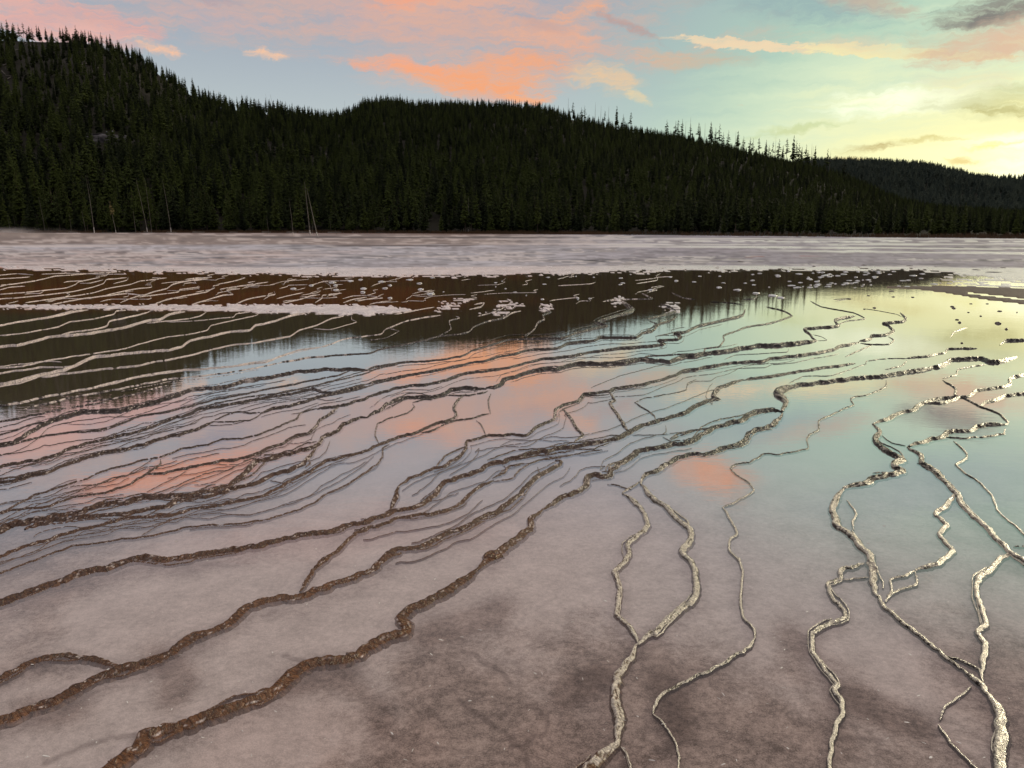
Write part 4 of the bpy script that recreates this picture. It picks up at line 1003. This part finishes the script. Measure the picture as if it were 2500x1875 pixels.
for cx, ct, cb, k in SKYT:
    X_ = 1350+cx/2.949; Yt = 200+ct/2.949; Yb = 200+cb/2.949+4
    a_ = azel(X_, Yb)[0]; r_ = float(np.interp(a_, *RIDGE_D))-4
    p = np.array([math.sin(R(a_))*r_, math.cos(R(a_))*r_, 0.0]); p[2] = float(hill_z(p[0], p[1]))
    e = azel(X_, Yt)[1]; h_ = max(4.0, CAM_H+r_*math.tan(R(e))-p[2])
    if k == 0: DEADS.append((p, h_, (0, 0), 'sky', X_)); continue
    nsk += 1
    cnt[k] += 1
    lab = '%s %s pine from the left on the sloping skyline against the bright sky' % (ordinal(cnt[k]), ('thin ragged' if k == 1 else 'fuller dark'))
    t = thing('pine_tree', lab, 'tree', tuple(p), random.random()*6.28, 'thin pines on the right-hand skyline' if k == 1 else 'fuller pines on the right-hand skyline')
    wd = h_*random.uniform(.8, 1.1); t.scale = (wd, wd, h_)
    add_part('crown', THIN[nsk % 3] if k == 1 else (CROWNS[3], THIN[2], CROWNS[1])[nsk % 3], t); add_part('trunk', TR[1], t)
# left summit silhouettes
SUM = [(15, 100, 250), (148, 100, 250), (215, 85, 250), (262, 65, 250), (358, 125, 262), (435, 105, 270), (505, 115, 272), (570, 150, 270), (660, 120, 270), (690, 130, 270), (730, 100, 270), (830, 95, 265), (930, 145, 270),
       (1100, 170, 310), (1160, 205, 320), (1198, 190, 330), (1278, 250, 380), (1375, 290, 410), (1440, 360, 440)]
for nS, (cx, ct, cb) in enumerate(SUM):
    X_ = cx/4.424; Yt = 40+ct/4.424; Yb = 40+cb/4.424+3
    a_ = azel(X_, Yb)[0]; r_ = float(np.interp(a_, *RIDGE_D))-3
    p = np.array([math.sin(R(a_))*r_, math.cos(R(a_))*r_, 0.0]); p[2] = float(hill_z(p[0], p[1]))
    h_ = max(4.0, CAM_H+r_*math.tan(R(azel(X_, Yt)[1]))-p[2])
    t = thing('pine_tree', '%s tall pine silhouette from the left edge on the left summit' % ordinal(nS+1), 'tree', tuple(p), random.random()*6.28, 'tall pines on the left summit')
    wd = h_*1.15; t.scale = (wd, wd, h_); add_part('crown', (CROWNS+THIN)[nsk % 9], t); add_part('trunk', TR[1], t); nsk += 1

def instancer(name, P, H, label, kinds, seed, wid=1.0, mat=None):
    me = bpy.data.meshes.new(name); me.vertices.add(len(P)); me.vertices.foreach_set('co', np.asarray(P, np.float32).ravel())
    r_ = np.random.default_rng(seed)
    add_attr(me, 'h', H); add_attr(me, 'rot', r_.uniform(0, 6.28, len(P))); add_attr(me, 'idx', r_.integers(0, len(kinds), len(P)), 'INT')
    add_attr(me, 'fat', r_.uniform(.85, 1.3, len(P))*wid)
    o = bpy.data.objects.new(name, me); C.objects.link(o); o['kind'] = 'stuff'; o['label'] = label; o['category'] = 'forest'
    ng = bpy.data.node_groups.new(name, 'GeometryNodeTree')
    ng.interface.new_socket('Geometry', in_out='INPUT', socket_type='NodeSocketGeometry'); ng.interface.new_socket('Geometry', in_out='OUTPUT', socket_type='NodeSocketGeometry')
    g = NB(ng); gi = g.new('NodeGroupInput'); go = g.new('NodeGroupOutput')
    m2p = g.new('GeometryNodeMeshToPoints'); g.l.new(gi.outputs[0], m2p.inputs[0])
    def nat(nm, tp='FLOAT'):
        n = g.new('GeometryNodeInputNamedAttribute', data_type=tp); n.inputs[0].default_value = nm; return n.outputs[0]
    cx = g.new('ShaderNodeCombineXYZ'); hw = g.math('MULTIPLY', nat('h'), nat('fat')); g.l.new(hw, cx.inputs[0]); g.l.new(hw, cx.inputs[1]); g.l.new(nat('h'), cx.inputs[2])
    rv = g.new('ShaderNodeCombineXYZ'); g.l.new(nat('rot'), rv.inputs[2])
    join = g.new('GeometryNodeJoinGeometry')
    for me_src, sel in kinds:
        oi = g.new('GeometryNodeObjectInfo'); oi.inputs[0].default_value = me_src; oi.inputs[1].default_value = mat is None; geo_ = oi.outputs['Geometry']
        if mat is not None:
            sm_ = g.new('GeometryNodeSetMaterial'); g.l.new(geo_, sm_.inputs[0]); sm_.inputs['Material'].default_value = mat; geo_ = sm_.outputs[0]
        ip = g.new('GeometryNodeInstanceOnPoints'); g.l.new(m2p.outputs[0], ip.inputs['Points']); g.l.new(geo_, ip.inputs['Instance'])
        if sel is not None:
            cmp_ = g.new('FunctionNodeCompare', data_type='INT', operation='EQUAL'); g.l.new(nat('idx', 'INT'), cmp_.inputs[2]); cmp_.inputs[3].default_value = sel
            g.l.new(cmp_.outputs[0], ip.inputs['Selection'])
        g.l.new(rv.outputs[0], ip.inputs['Rotation']); g.l.new(cx.outputs[0], ip.inputs['Scale'])
        g.l.new(ip.outputs[0], join.inputs[0])
    g.l.new(join.outputs[0], go.inputs[0])
    md = o.modifiers.new('scatter', 'NODES'); md.node_group = ng
    return o
def src_of(me): return next(o for o in bpy.data.objects if o.data is me)
kinds = [(src_of(m_), i) for i, m_ in enumerate(CROWNS)]
Pf = np.stack([x[rest], y[rest], z[rest]-.1], -1)
instancer('pine_forest', Pf, ht[rest], 'dense dark pine forest covering the whole hillside', kinds, 3)
# forests of the two far hills
k0 = len(x)
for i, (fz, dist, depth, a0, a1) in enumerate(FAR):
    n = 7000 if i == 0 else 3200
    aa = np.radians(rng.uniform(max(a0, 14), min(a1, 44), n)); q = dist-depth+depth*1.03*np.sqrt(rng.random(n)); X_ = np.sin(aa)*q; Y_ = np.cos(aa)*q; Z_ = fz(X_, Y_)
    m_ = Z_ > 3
    instancer('pine_forest', np.stack([X_, Y_, Z_-.5], -1)[m_], rng.uniform(11, 19, n)[m_], ['blue-green forest on the lower far hill at the right edge', 'pale distant forest on the farthest hill at the right edge'][i], kinds[:3], 30+i, wid=1.5, mat=mat_leaf('hazed_needles', (.040, .058, .048), (.080, .100, .070)))  # distance haze put into the needle colour, bluer and paler

# ------------------------------------------------------------------ dead trees
SNAG = [trunk_mesh('trunk', 31, .0085, 1, 5, .03, [M_snag, M_white], .07), trunk_mesh('trunk', 32, .0075, 1, 12, .04, [M_snag, M_white], .0),
        trunk_mesh('trunk', 33, .010, 1, 3, .02, [M_snag, M_white], .06), trunk_mesh('trunk', 34, .009, 1, 22, .02, [M_snag, M_white], .0)]
def snag(base, top_px, label, kind=0, thick=1.0, group=None, crown=None):
    """base: world point; top_px: photo pixel of the tip, taken in the plane facing the camera"""
    d = ray(*top_px); r_ = math.hypot(base[0], base[1]); s_ = r_/math.hypot(d[0], d[1])
    tip = Vector((d[0]*s_, d[1]*s_, CAM_H+d[2]*s_)); b_ = Vector(base); v = tip-b_; L = v.length
    t = thing('dead_tree', label, 'dead tree', tuple(b_-Vector((0, 0, .15))), 0, group)
    t.rotation_mode = 'QUATERNION'; t.rotation_quaternion = Vector((0, 0, 1)).rotation_difference(v.normalized())
    t.scale = (L*thick*1.05, L*thick*1.05, L); add_part('trunk', SNAG[kind], t)
    if crown is not None: c_ = add_part('crown', crown, t)
    return t
def c2(x_, y_): return (x_/4.424, 420+y_/4.424)
def c4(x_, y_): return (650+x_/10.37, 430+y_/10.37)
def c1(x_, y_): return (x_/1.7696, y_/1.7696)
def cr(x_, y_): return (1850+x_/3.403, 300+y_/3.403)
def ground_at(X_, Y_): return tuple(float(v) for v in gpt(X_, Y_))
FRONT = [
 (c2(430, 250), c2(490, 625), 'pale bare dead trunk leaning left, beside the tall pine near the left edge', 1, .9, None),
 (c2(945, 30), c2(1020, 660), 'very tall thin dead trunk left of the white cross-shaped snag', 0, .75, None),
 (c2(1185, 300), c2(1255, 660), 'leaning trunk with a small tuft of yellowed needles at its top', 0, .9, YEL),
 (c2(1435, 400), c2(1468, 645), 'short grey dead tree with drooping twigs', 3, 1.0, None),
 (c2(1480, 60), c2(1595, 650), 'tall thin dead trunk leaning left, first of a close pair', 0, .6, None),
 (c2(1575, 50), c2(1640, 655), 'tall faint dead trunk, right one of a close pair', 1, .6, None),
 (c2(1770, 70), c2(1850, 648), 'tall slim dead trunk standing alone between the close pair and the leaning poles', 0, .75, None),
 (c2(880, 400), c2(930, 650), 'small twiggy dead tree just left of the tallest trunk', 3, 1.0, None),
 (c2(85, 440), c2(112, 640), 'thin dead trunk nearest the left edge behind the steam', 1, 1.0, None),
 (c2(150, 470), c2(175, 640), 'thin dead trunk second from the left edge behind the steam', 1, 1.0, None),
 (c2(755, 440), c2(772, 625), 'short dead trunk under a leaning green crown', 1, 1.0, None),
 (c4(10, 1000), c4(68, 1475), 'short pale dead trunk with a white base left of the leaning poles', 2, .9, None),
 (c4(600, 540), c4(685, 1500), 'slender grey dead trunk just left of the two leaning poles', 0, .8, None),
 (c4(960, 110), c4(1115, 1500), 'tallest thick bare pole leaning left with a white base', 2, 1.0, None),
 (c4(1020, 290), c4(1300, 1530), 'second thick bare pole leaning more steeply with a white base', 2, 1.0, None),
 (c4(1195, 1000), c4(1160, 1480), 'short dead trunk between the two leaning poles', 2, 1.2, None),
 (c4(1610, 970), c4(1645, 1440), 'short dead trunk right of the two leaning poles', 1, 1.1, None),
 (c4(1740, 1300), c4(1785, 1480), 'low white-footed stub right of the two leaning poles', 2, 2.4, None),
 (c1(2023, 850), c1(2024, 1000), 'pale upright snag among dark pines left of the photo centre', 2, 1.2, None),
 (cr(345, 830), cr(338, 938), 'slightly curved dead trunk with a white base on the right-hand shore', 2, 1.0, None),
 (cr(325, 905), cr(322, 938), 'short white stub beside the curved dead trunk', 2, 2.6, None),
 (cr(816, 850), cr(809, 944), 'thin dead trunk with a white foot on the right-hand shore', 2, .9, None),
 (cr(1853, 915), cr(1851, 949), 'white stub on the shore near the right edge', 2, 3.0, None),
 (cr(1988, 925), cr(1985, 949), 'smallest white stub on the shore at the right edge', 2, 3.2, None),
 ((1857, 555), (1856, 575), 'white-footed stub on the shore below the long slope', 2, 2.6, None),
]
for tp, bs_, lab, k, th, cr_ in FRONT:
    b_ = ground_at(bs_[0], max(bs_[1], 568.5)); snag(b_, tp, lab, k, th, crown=cr_)
# white cross-shaped snag
wb = ground_at(c2(1080, 640)[0], 564.0); wb = (wb[0], wb[1], float(hill_z(wb[0], wb[1]))); t = snag(wb, c2(1055, 190), 'white dead snag with short side arms like a cross', 3, .75)
t.children[0].data = trunk_mesh('trunk', 40, .011, 1, 0, 0, [M_white]); me = bpy.data.meshes.new('branch')
bm = bmesh.new(); 
for sx, dz in ((1, .004), (-1, .0)):
    mt = Matrix.Translation((sx*.04, 0, .855+dz)) @ Matrix.Rotation(sx*1.4, 4, 'Y'); bmesh.ops.create_cone(bm, segments=6, radius1=.006, radius2=.003, depth=.08, matrix=mt, cap_ends=True)
    mt = Matrix.Translation((sx*.075, 0, .865+dz)) @ Matrix.Rotation(sx*.5, 4, 'Y'); bmesh.ops.create_cone(bm, segments=6, radius1=.004, radius2=.002, depth=.03, matrix=mt, cap_ends=True)
bm.to_mesh(me); bm.free(); me.materials.append(M_white); add_part('branch', me, t)
# standing dead trunks on the slope
SLOPE = [(190, 345, 200, 480), (228, 330, 245, 440), (285, 300, 300, 450), (145, 370, 150, 440), (440, 425, 440, 466), (605, 300, 608, 420), (410, 230, 415, 300), (830, 325, 838, 430),
         (903, 365, 905, 420), (1150, 400, 1160, 520), (1165, 400, 1195, 520), (75, 185, 85, 240), (480, 300, 486, 350), (715, 275, 720, 330), (590, 255, 592, 300), (640, 200, 645, 245), (265, 290, 268, 370),
         (530, 380, 545, 470), (750, 340, 755, 400), (775, 420, 778, 470), (380, 750, 405, 905), (1945, 810, 1948, 930), (1488, 430, 1490, 470), (1885, 400, 1886, 450), (1915, 405, 1916, 450), (20, 250, 24, 300)]
for i, (a_, b_, c_, d_) in enumerate(SLOPE):
    base = hit(*c1(c_, d_)); col_ = 'left' if a_ < 460 else 'central'
    snag(tuple(base), c1(a_, b_), 'bare grey dead trunk standing among the pines of the %s slope' % col_, (1, 3, 0)[i % 3], .8, 'dead trunks on the %s slope' % col_)
for p, h_, _, _, X_ in DEADS:
    q = proj(np.array([p[0], p[1], p[2]+h_])); snag(tuple(p), (float(q[0])+random.uniform(-1, 1), float(q[1])), 'bare dead trunk on the right-hand ridge against the bright sky', 3 if h_ > 8 else 1, 1.0, 'dead trunks on the right-hand skyline')

# fallen logs
LM = bpy.data.meshes.new('log'); bm = bmesh.new(); bmesh.ops.create_cone(bm, segments=7, radius1=.5, radius2=.28, depth=1, cap_ends=True, matrix=Matrix.Rotation(math.pi/2, 4, 'Y')); bm.to_mesh(LM); bm.free(); LM.materials.append(M_snag)
for p in LM.polygons: p.use_smooth = len(p.vertices) == 4
def log(p0, p1, lab, grp, rad=.16, lift=.25):
    P0_, P1_ = Vector(p0)+Vector((0, 0, lift)), Vector(p1)+Vector((0, 0, lift)); v = P1_-P0_
    o = bpy.data.objects.new('fallen_log', LM); C.objects.link(o); o.location = (P0_+P1_)/2; o.rotation_mode = 'QUATERNION'
    o.rotation_quaternion = Vector((1, 0, 0)).rotation_difference(v.normalized()); o.scale = (v.length, rad*2, rad*2)
    o['label'] = lab; o['category'] = 'log'; o['group'] = grp
def c3(x_, y_): return (x_/4.424, 40+y_/4.424)
LOGS = [(c3(200, 350), c3(300, 290)), (c3(245, 310), c3(275, 260)), (c3(310, 310), c3(350, 345)), (c3(880, 535), c3(945, 515)), (c3(1050, 570), c3(1110, 560)), (c3(1120, 645), c3(1150, 620)),
        (c3(1160, 640), c3(1200, 615)), (c3(1010, 722), c3(1095, 718)), (c3(1115, 700), c3(1190, 715)), (c3(30, 540), c3(80, 525)), (c3(60, 660), c3(130, 655)), (c3(80, 690), c3(120, 665)),
        (c3(0, 970), c3(80, 985)), (c3(10, 930), c3(60, 932)), (c3(620, 1005), c3(690, 995)), (c3(640, 1050), c3(730, 1055)), (c3(1300, 898), c3(1370, 900)), (c3(1310, 950), c3(1365, 948)), (c3(1480, 720), c3(1540, 700)),
        (c3(1820, 885), c3(1870, 885)), (c3(790, 380), c3(830, 372)), (c3(1880, 995), c3(1930, 990)), (c3(1900, 740), c3(1990, 800)), (c3(1490, 500), c3(1560, 545)), (c3(740, 550), c3(790, 590)),
        (c3(1340, 610), c3(1360, 640)), (c3(1350, 730), c3(1400, 740)), (c3(1400, 700), c3(1440, 720)), (c3(20, 600), c3(60, 640)), (c3(150, 380), c3(260, 345))]
for p0, p1 in LOGS:
    log(hit(*p0), hit(*p1), 'pale fallen log lying in a thin stand high on the left slope', 'fallen logs high on the left slope', .2, .5)
def cc_(x_, y_): return (400+x_/3.687, 200+y_/3.687)
for p0, p1 in [((1400, 712), (1515, 700)), ((1450, 785), (1500, 728)), ((1420, 775), (1380, 760)), ((1430, 660), (1510, 665)), ((1740, 790), (1790, 768)), ((1090, 690), (1140, 680)), ((1380, 790), (1420, 785)), ((1540, 580), (1570, 590)), ((1410, 730), (1450, 690))]:
    log(hit(*cc_(*p0)), hit(*cc_(*p1)), 'pale fallen log in the small clearing on the central slope', 'fallen logs in the central clearing', .2, .6)
for X0, Y0, X1, Y1 in [(352, 568.6, 372, 569.4), (640, 569, 662, 568.6), (700, 569.2, 726, 568.8), (730, 568.9, 765, 569.4), (560, 569, 580, 568.8), (800, 569.6, 840, 568.8), (168, 568.6, 190, 569.2), (470, 569.0, 500, 568.7), (860, 569.3, 880, 569), (408, 569.2, 430, 569)]:
    log(ground_at(X0, Y0), ground_at(X1, Y1), 'weathered log lying on the shore at the foot of the pines', 'logs on the shore', .16, .2)

# overlook: a pale rocky ledge with two people
pb = hit(236*K, 303*K)
bm = bmesh.new(); bmesh.ops.create_icosphere(bm, subdivisions=4, radius=1)
for v in bm.verts:
    n = float(vnoise(v.co.x*4+9, v.co.y*4+v.co.z*7, 3))-.5; v.co *= 1+.25*n; v.co.z = max(-1.6, min(v.co.z, .55+.05*n))
me = bpy.data.meshes.new('rock_ledge'); bm.to_mesh(me); bm.free(); me.materials.append(M_rock)
o = bpy.data.objects.new('rock_ledge', me); C.objects.link(o); o.location = (pb[0], pb[1], pb[2]-.9); o.scale = (9.0, 4.0, 5.2)
o.rotation_euler[2] = -math.atan2(pb[0], pb[1]); o['label'] = 'grey rocky ledge of the overlook in a gap of the left slope'; o['category'] = 'rock'
M_shirt = simple('white_cloth', (.80, .80, .80), .8); M_trs = simple('dark_cloth', (.05, .05, .07), .8); M_skin = simple('skin', (.5, .34, .26), .6); M_hair = simple('hair', (.05, .03, .02), .7)
def person(loc, lab, hgt, arm_up, face):
    t = thing('person', lab, 'person', loc, face)
    vs = []; es = []; rad = []
    def ad(p, r_, par=None):
        vs.append(p); rad.append(r_); 
        if par is not None: es.append((par, len(vs)-1))
        return len(vs)-1
    pel = ad((0, 0, .93), .14); ch = ad((0, 0, 1.25), .155, ad((0, 0, 1.08), .13, pel)); nk = ad((0, 0, 1.48), .06, ch); hd = ad((0, .01, 1.60), .10, nk); ad((0, .01, 1.70), .085, hd)
    for s_ in (-1, 1):
        hp = ad((s_*.1, 0, .86), .10, pel); kn = ad((s_*.12, .02, .48), .062, hp); an = ad((s_*.13, -.01, .09), .042, kn); ad((s_*.14, .15, .04), .035, an)
        sh = ad((s_*.19, 0, 1.40), .06, ch)
        if s_ == arm_up: el_ = ad((s_*.36, .05, 1.42), .045, sh); ad((s_*.30, .10, 1.64), .033, el_)
        else: el_ = ad((s_*.25, 0, 1.13), .045, sh); ad((s_*.24, .1, .90), .033, el_)
    me = bpy.data.meshes.new('person'); me.from_pydata(vs, es, []); me.update(); b_ = bpy.data.objects.new('body', me); C.objects.link(b_); b_.parent = t
    md = b_.modifiers.new('s', 'SKIN')
    for i, r_ in enumerate(rad): me.skin_vertices[0].data[i].radius = (r_, r_*.8)
    me.skin_vertices[0].data[0].use_root = True; b_.modifiers.new('u', 'SUBSURF').levels = 1; me.materials.append(M_skin)
    dg = bpy.context.evaluated_depsgraph_get(); full = bpy.data.meshes.new_from_object(b_.evaluated_get(dg)); b_.modifiers.clear(); b_.data = full
    for q in (M_shirt, M_trs, M_hair): full.materials.append(q)
    for p in full.polygons:
        c_ = p.center; p.material_index = 3 if (c_.z > 1.66 or (c_.z > 1.55 and c_.y < -.02)) else (0 if c_.z > 1.46 and abs(c_.x) < .12 else (1 if c_.z > .92 and abs(c_.x) < .33 else (2 if c_.z > .08 and abs(c_.x) < .23 and c_.z < .95 else 0))); p.use_smooth = True
    t.scale = (hgt,)*3
zt = pb[2]+.9
u = Vector((math.cos(math.atan2(pb[0], pb[1])), -math.sin(math.atan2(pb[0], pb[1])), 0))
pz = Vector((pb[0], pb[1], pb[2]+1.95))
person(tuple(pz+u*1.6), 'person in a white shirt with one arm raised, right one on the overlook ledge', 1.35, -1, math.pi)
person(tuple(pz-u*.6), 'person in a pale top, smaller left one on the overlook ledge', 1.1, 0, math.pi+.5)

# ------------------------------------------------------------------ small things on the flat
def lumps(seed, flat=.35, rough=.5):
    bm = bmesh.new(); bmesh.ops.create_icosphere(bm, subdivisions=3, radius=1); r_ = random.Random(seed); ox = r_.random()*50
    for v in bm.verts:
        n = float(fbm(v.co.x*1.7+ox, v.co.y*1.7+v.co.z*2.3, 3, seed))-.5; v.co *= 1+rough*2*n; v.co.z = v.co.z*flat
        if v.co.z < -.05: v.co.z = -.05
    me = bpy.data.meshes.new('mound'); bm.to_mesh(me); bm.free()
    for p in me.polygons: p.use_smooth = True
    return me
M_crust = simple('pale_crust', (.84, .80, .74), .3, .1, 8.0)
pn = next(n for n in M_crust.node_tree.nodes if n.type == 'BSDF_PRINCIPLED'); pn.inputs['Roughness'].default_value = .25; pn.inputs['Specular IOR Level'].default_value = 1.0
KN = []
for i in range(4):
    me = lumps(60+i, .30, .55); me.materials.append(M_crust); KN.append(me)
KD = []
for i in range(2):
    me = lumps(80+i, .5, .5); me.materials.append(M_ridge if False else simple('dark_crust', (.10, .075, .06), .4, .3, 9, .6)); KD.append(me)
def knob(X_, Y_, wpx, hpx, me, lab, grp, nm='mineral_mound'):
    P = gpt(X_, Y_); s_ = pscale(P); o = bpy.data.objects.new(nm, me); C.objects.link(o); o.location = tuple(P)
    depth = min(hpx*s_/max(CAM_H/math.hypot(P[0], P[1]), .03)*.5, wpx*s_*1.3)
    o.scale = (wpx*s_*.5, depth*.5, min(.055, hpx*s_*.8)/.30*.5+.02); o.rotation_euler[2] = random.uniform(-.35, .35)
    o['label'] = lab; o['category'] = 'mineral mound'; o['group'] = grp
r_ = random.Random(5)
for i in range(90):     # crowd of white knobs on the dark water, right of centre
    X_ = r_.triangular(1800, 2290, 2020); Y_ = r_.uniform(661, 706)-(X_-1800)*.012
    knob(X_, Y_, r_.uniform(4, 14), r_.uniform(1.4, 3.0), KN[i % 4], 'small white crust knob in the crowded patch on the dark water', 'crowded white crust knobs')
for i in range(30):
    X_ = r_.uniform(1010, 1860); Y_ = r_.uniform(668, 735) if X_ < 1500 else r_.uniform(668, 715)
    knob(X_, Y_, r_.uniform(3, 11), r_.uniform(1.4, 3.0), KN[i % 4], 'white crust knob scattered on the dark water in the middle distance', 'scattered white crust knobs')
for X_, Y_, w_, h_ in [(820, 708, 12, 8), (818, 697, 10, 5), (887, 705, 14, 9), (885, 714, 12, 6), (940, 704, 12, 5), (1024, 692, 12, 5), (1026, 707, 14, 6), (1050, 718, 18, 8), (952, 697, 9, 5), (952, 728, 10, 8), (716, 705, 12, 8), (760, 697, 10, 8), (880, 683, 10, 5), (930, 688, 16, 4), (1000, 683, 16, 4),
                           (1588, 708, 12, 5), (1650, 686, 9, 4), (1755, 702, 12, 4), (1800, 708, 16, 5), (1885, 722, 20, 6), (1845, 716, 16, 4), (1905, 727, 16, 5), (810, 690, 16, 4), (855, 686, 14, 4)]:
    knob(X_, Y_, w_, h_, KN[int(X_) % 4], 'irregular white crust lump at the end of the white-edged rims', 'white crust lumps beside the far rims')
for X_, Y_, w_, h_ in [(2135, 752, 14, 4), (2072, 730, 16, 5), (2228, 726, 11, 4), (2325, 749, 14, 4), (2329, 753, 16, 5), (2364, 763, 8, 3), (2440, 760, 14, 5), (2437, 790, 22, 9), (2457, 804, 12, 6), (2336, 781, 12, 5), (2343, 788, 14, 6), (2394, 772, 8, 4), (2181, 725, 14, 3), (2370, 742, 10, 3), (2410, 742, 10, 3), (2483, 763, 5, 3), (2348, 838, 9, 5), (2176, 711, 26, 3), (2120, 722, 12, 3), (2110, 755, 8, 3)]:
    knob(X_, Y_, w_*.5, h_*.4, KD[int(X_) % 2], 'dark little crust lump standing alone in the bright yellow water', 'dark lumps in the bright water')
for X_, Y_, w_ in [(1807, 640, 20), (2109, 649, 16), (2382, 660, 14), (2424, 666, 26), (1987, 652, 10), (2448, 655, 10), (1332, 595, 6), (2220, 650, 12), (2050, 597, 8)]:
    knob(X_, Y_, w_, 5, KD[int(X_) % 2], 'dark brown lump on the dry lilac flat beyond the pools', 'dark lumps on the dry flat')

# flakes and chips lying in the near pools
FL = []
for i in range(5):
    bm = bmesh.new(); n = 7; r2 = random.Random(i+200); el_ = r2.uniform(.25, .8)
    pv = [(math.cos(6.283*k/n)*r2.uniform(.7, 1.1), math.sin(6.283*k/n)*el_*r2.uniform(.6, 1.1)) for k in range(n)]
    b0 = [bm.verts.new((p[0], p[1], 0)) for p in pv]; b1 = [bm.verts.new((p[0]*.85, p[1]*.85, .22+.1*r2.random())) for p in pv]
    bm.faces.new(b1); bm.faces.new(b0[::-1])
    for k in range(n): bm.faces.new((b0[k], b0[(k+1) % n], b1[(k+1) % n], b1[k]))
    me = bpy.data.meshes.new('flake'); bm.to_mesh(me); bm.free(); me.materials.append(M_white); FL.append(me)
r_ = random.Random(11)
for i in range(235):
    Y_ = 1060+800*r_.random()**.7; X_ = r_.uniform(10, 2490); P = gpt(X_, Y_); sc_ = r_.uniform(.0025, .0075)*(1.5 if r_.random() < .08 else 1)
    o = bpy.data.objects.new('mineral_flake', FL[i % 5]); C.objects.link(o); o.location = (P[0], P[1], .0015); o.scale = (sc_*r_.uniform(1, 2.1), sc_, sc_*.6); o.rotation_euler = (r_.uniform(-.2, .2), r_.uniform(-.2, .2), r_.random()*6.28)
    o['label'] = 'tiny white mineral flake lying in the shallow water'; o['category'] = 'flake'; o['group'] = 'tiny white flakes in the near pools'
for X_, Y_, w_ in [(1766, 1867, 14), (1798, 1857, 8), (2272, 1850, 10), (2256, 1815, 9), (2222, 1599, 8), (111, 1847, 18), (145, 1870, 8), (311, 1715, 9), (673, 1738, 10), (1147, 1712, 9), (1128, 1556, 9), (1202, 1702, 7)]:
    P = gpt(X_, Y_); s_ = pscale(P)*1.1; o = bpy.data.objects.new('mineral_flake', FL[int(X_) % 5]); C.objects.link(o); o.location = (P[0], P[1], .002); o.scale = (w_*s_*.6, w_*s_*.5, w_*s_*.2); o.rotation_euler[2] = r_.random()*6
    o['label'] = 'larger pale chip lying in the nearest pool'; o['category'] = 'flake'; o['group'] = 'larger pale chips in the nearest pools'

# dry grass and brush at the foot of the trees: one mass
n = 9000; aa = np.radians(rng.uniform(-40, 40, n)); d0 = np.interp(np.degrees(aa), *FOOT_D); q = d0-3+14*rng.random(n)**1.4; X_ = np.sin(aa)*q; Y_ = np.cos(aa)*q
den = fbm(X_*.06, Y_*.06, 3, 7); m_ = rng.random(n) < np.clip((den-.35)*3.5, 0, 1)*np.interp(np.degrees(aa), [-34, 5, 20, 34], [1, .8, .35, .5]); X_, Y_ = X_[m_], Y_[m_]; Z_ = np.maximum(hill_z(X_, Y_), 0)
V = []; F = []
for k in range(len(X_)):
    h_ = r_.uniform(.25, .9)
    for j in range(3):
        dx, dy = r_.uniform(-.5, .5), r_.uniform(-.3, .3); i0 = len(V); lx = r_.uniform(-.3, .3)
        V += [(X_[k]+dx-.09, Y_[k]+dy, Z_[k]-.05), (X_[k]+dx+.09, Y_[k]+dy+.03, Z_[k]-.05), (X_[k]+dx+lx, Y_[k]+dy, Z_[k]+h_)]; F.append((i0, i0+1, i0+2))
o = mesh_obj('grass', V, F, simple('dry_grass', (.12, .075, .040), .9, .0, .3), smooth=False); o['kind'] = 'stuff'; o['label'] = 'dry reddish grass and brush along the foot of the forest'; o['category'] = 'grass'

# steam drifting off the spring at the far left
me = bpy.data.meshes.new('steam'); bm = bmesh.new(); bmesh.ops.create_cube(bm, size=1); bm.to_mesh(me); bm.free()
sm = bpy.data.materials.new('steam'); sm.use_nodes = True; sm.node_tree.nodes.clear(); b = NB(sm.node_tree)
oo = b.new('ShaderNodeOutputMaterial'); vol = b.new('ShaderNodeVolumePrincipled'); b.l.new(vol.outputs[0], oo.inputs['Volume'])
tcn = b.new('ShaderNodeTexCoord'); sp = b.new('ShaderNodeSeparateXYZ'); b.l.new(tcn.outputs['Object'], sp.inputs[0]); geo = b.new('ShaderNodeNewGeometry')
nz = b.noise(geo.outputs['Position'], .16, 4, .6).outputs[0]
den_ = b.math('MULTIPLY', b.math('MULTIPLY', b.step(sp.outputs[2], .45, -.5), b.step(sp.outputs[0], .5, -.2)), b.step(nz, .35, .7))
b.put(vol.inputs['Density'], b.math('MULTIPLY', den_, .22)); b.put(vol.inputs['Color'], (.95, .9, .9, 1)); vol.inputs['Anisotropy'].default_value = .2
o = bpy.data.objects.new('steam', me); C.objects.link(o); me.materials.append(sm); o.location = (-140, 196, .9); o.scale = (96, 18, 2.4); o['kind'] = 'stuff'; o['label'] = 'low white steam drifting off the spring at the left edge'; o['category'] = 'steam'
o.rotation_euler[2] = R(-28)
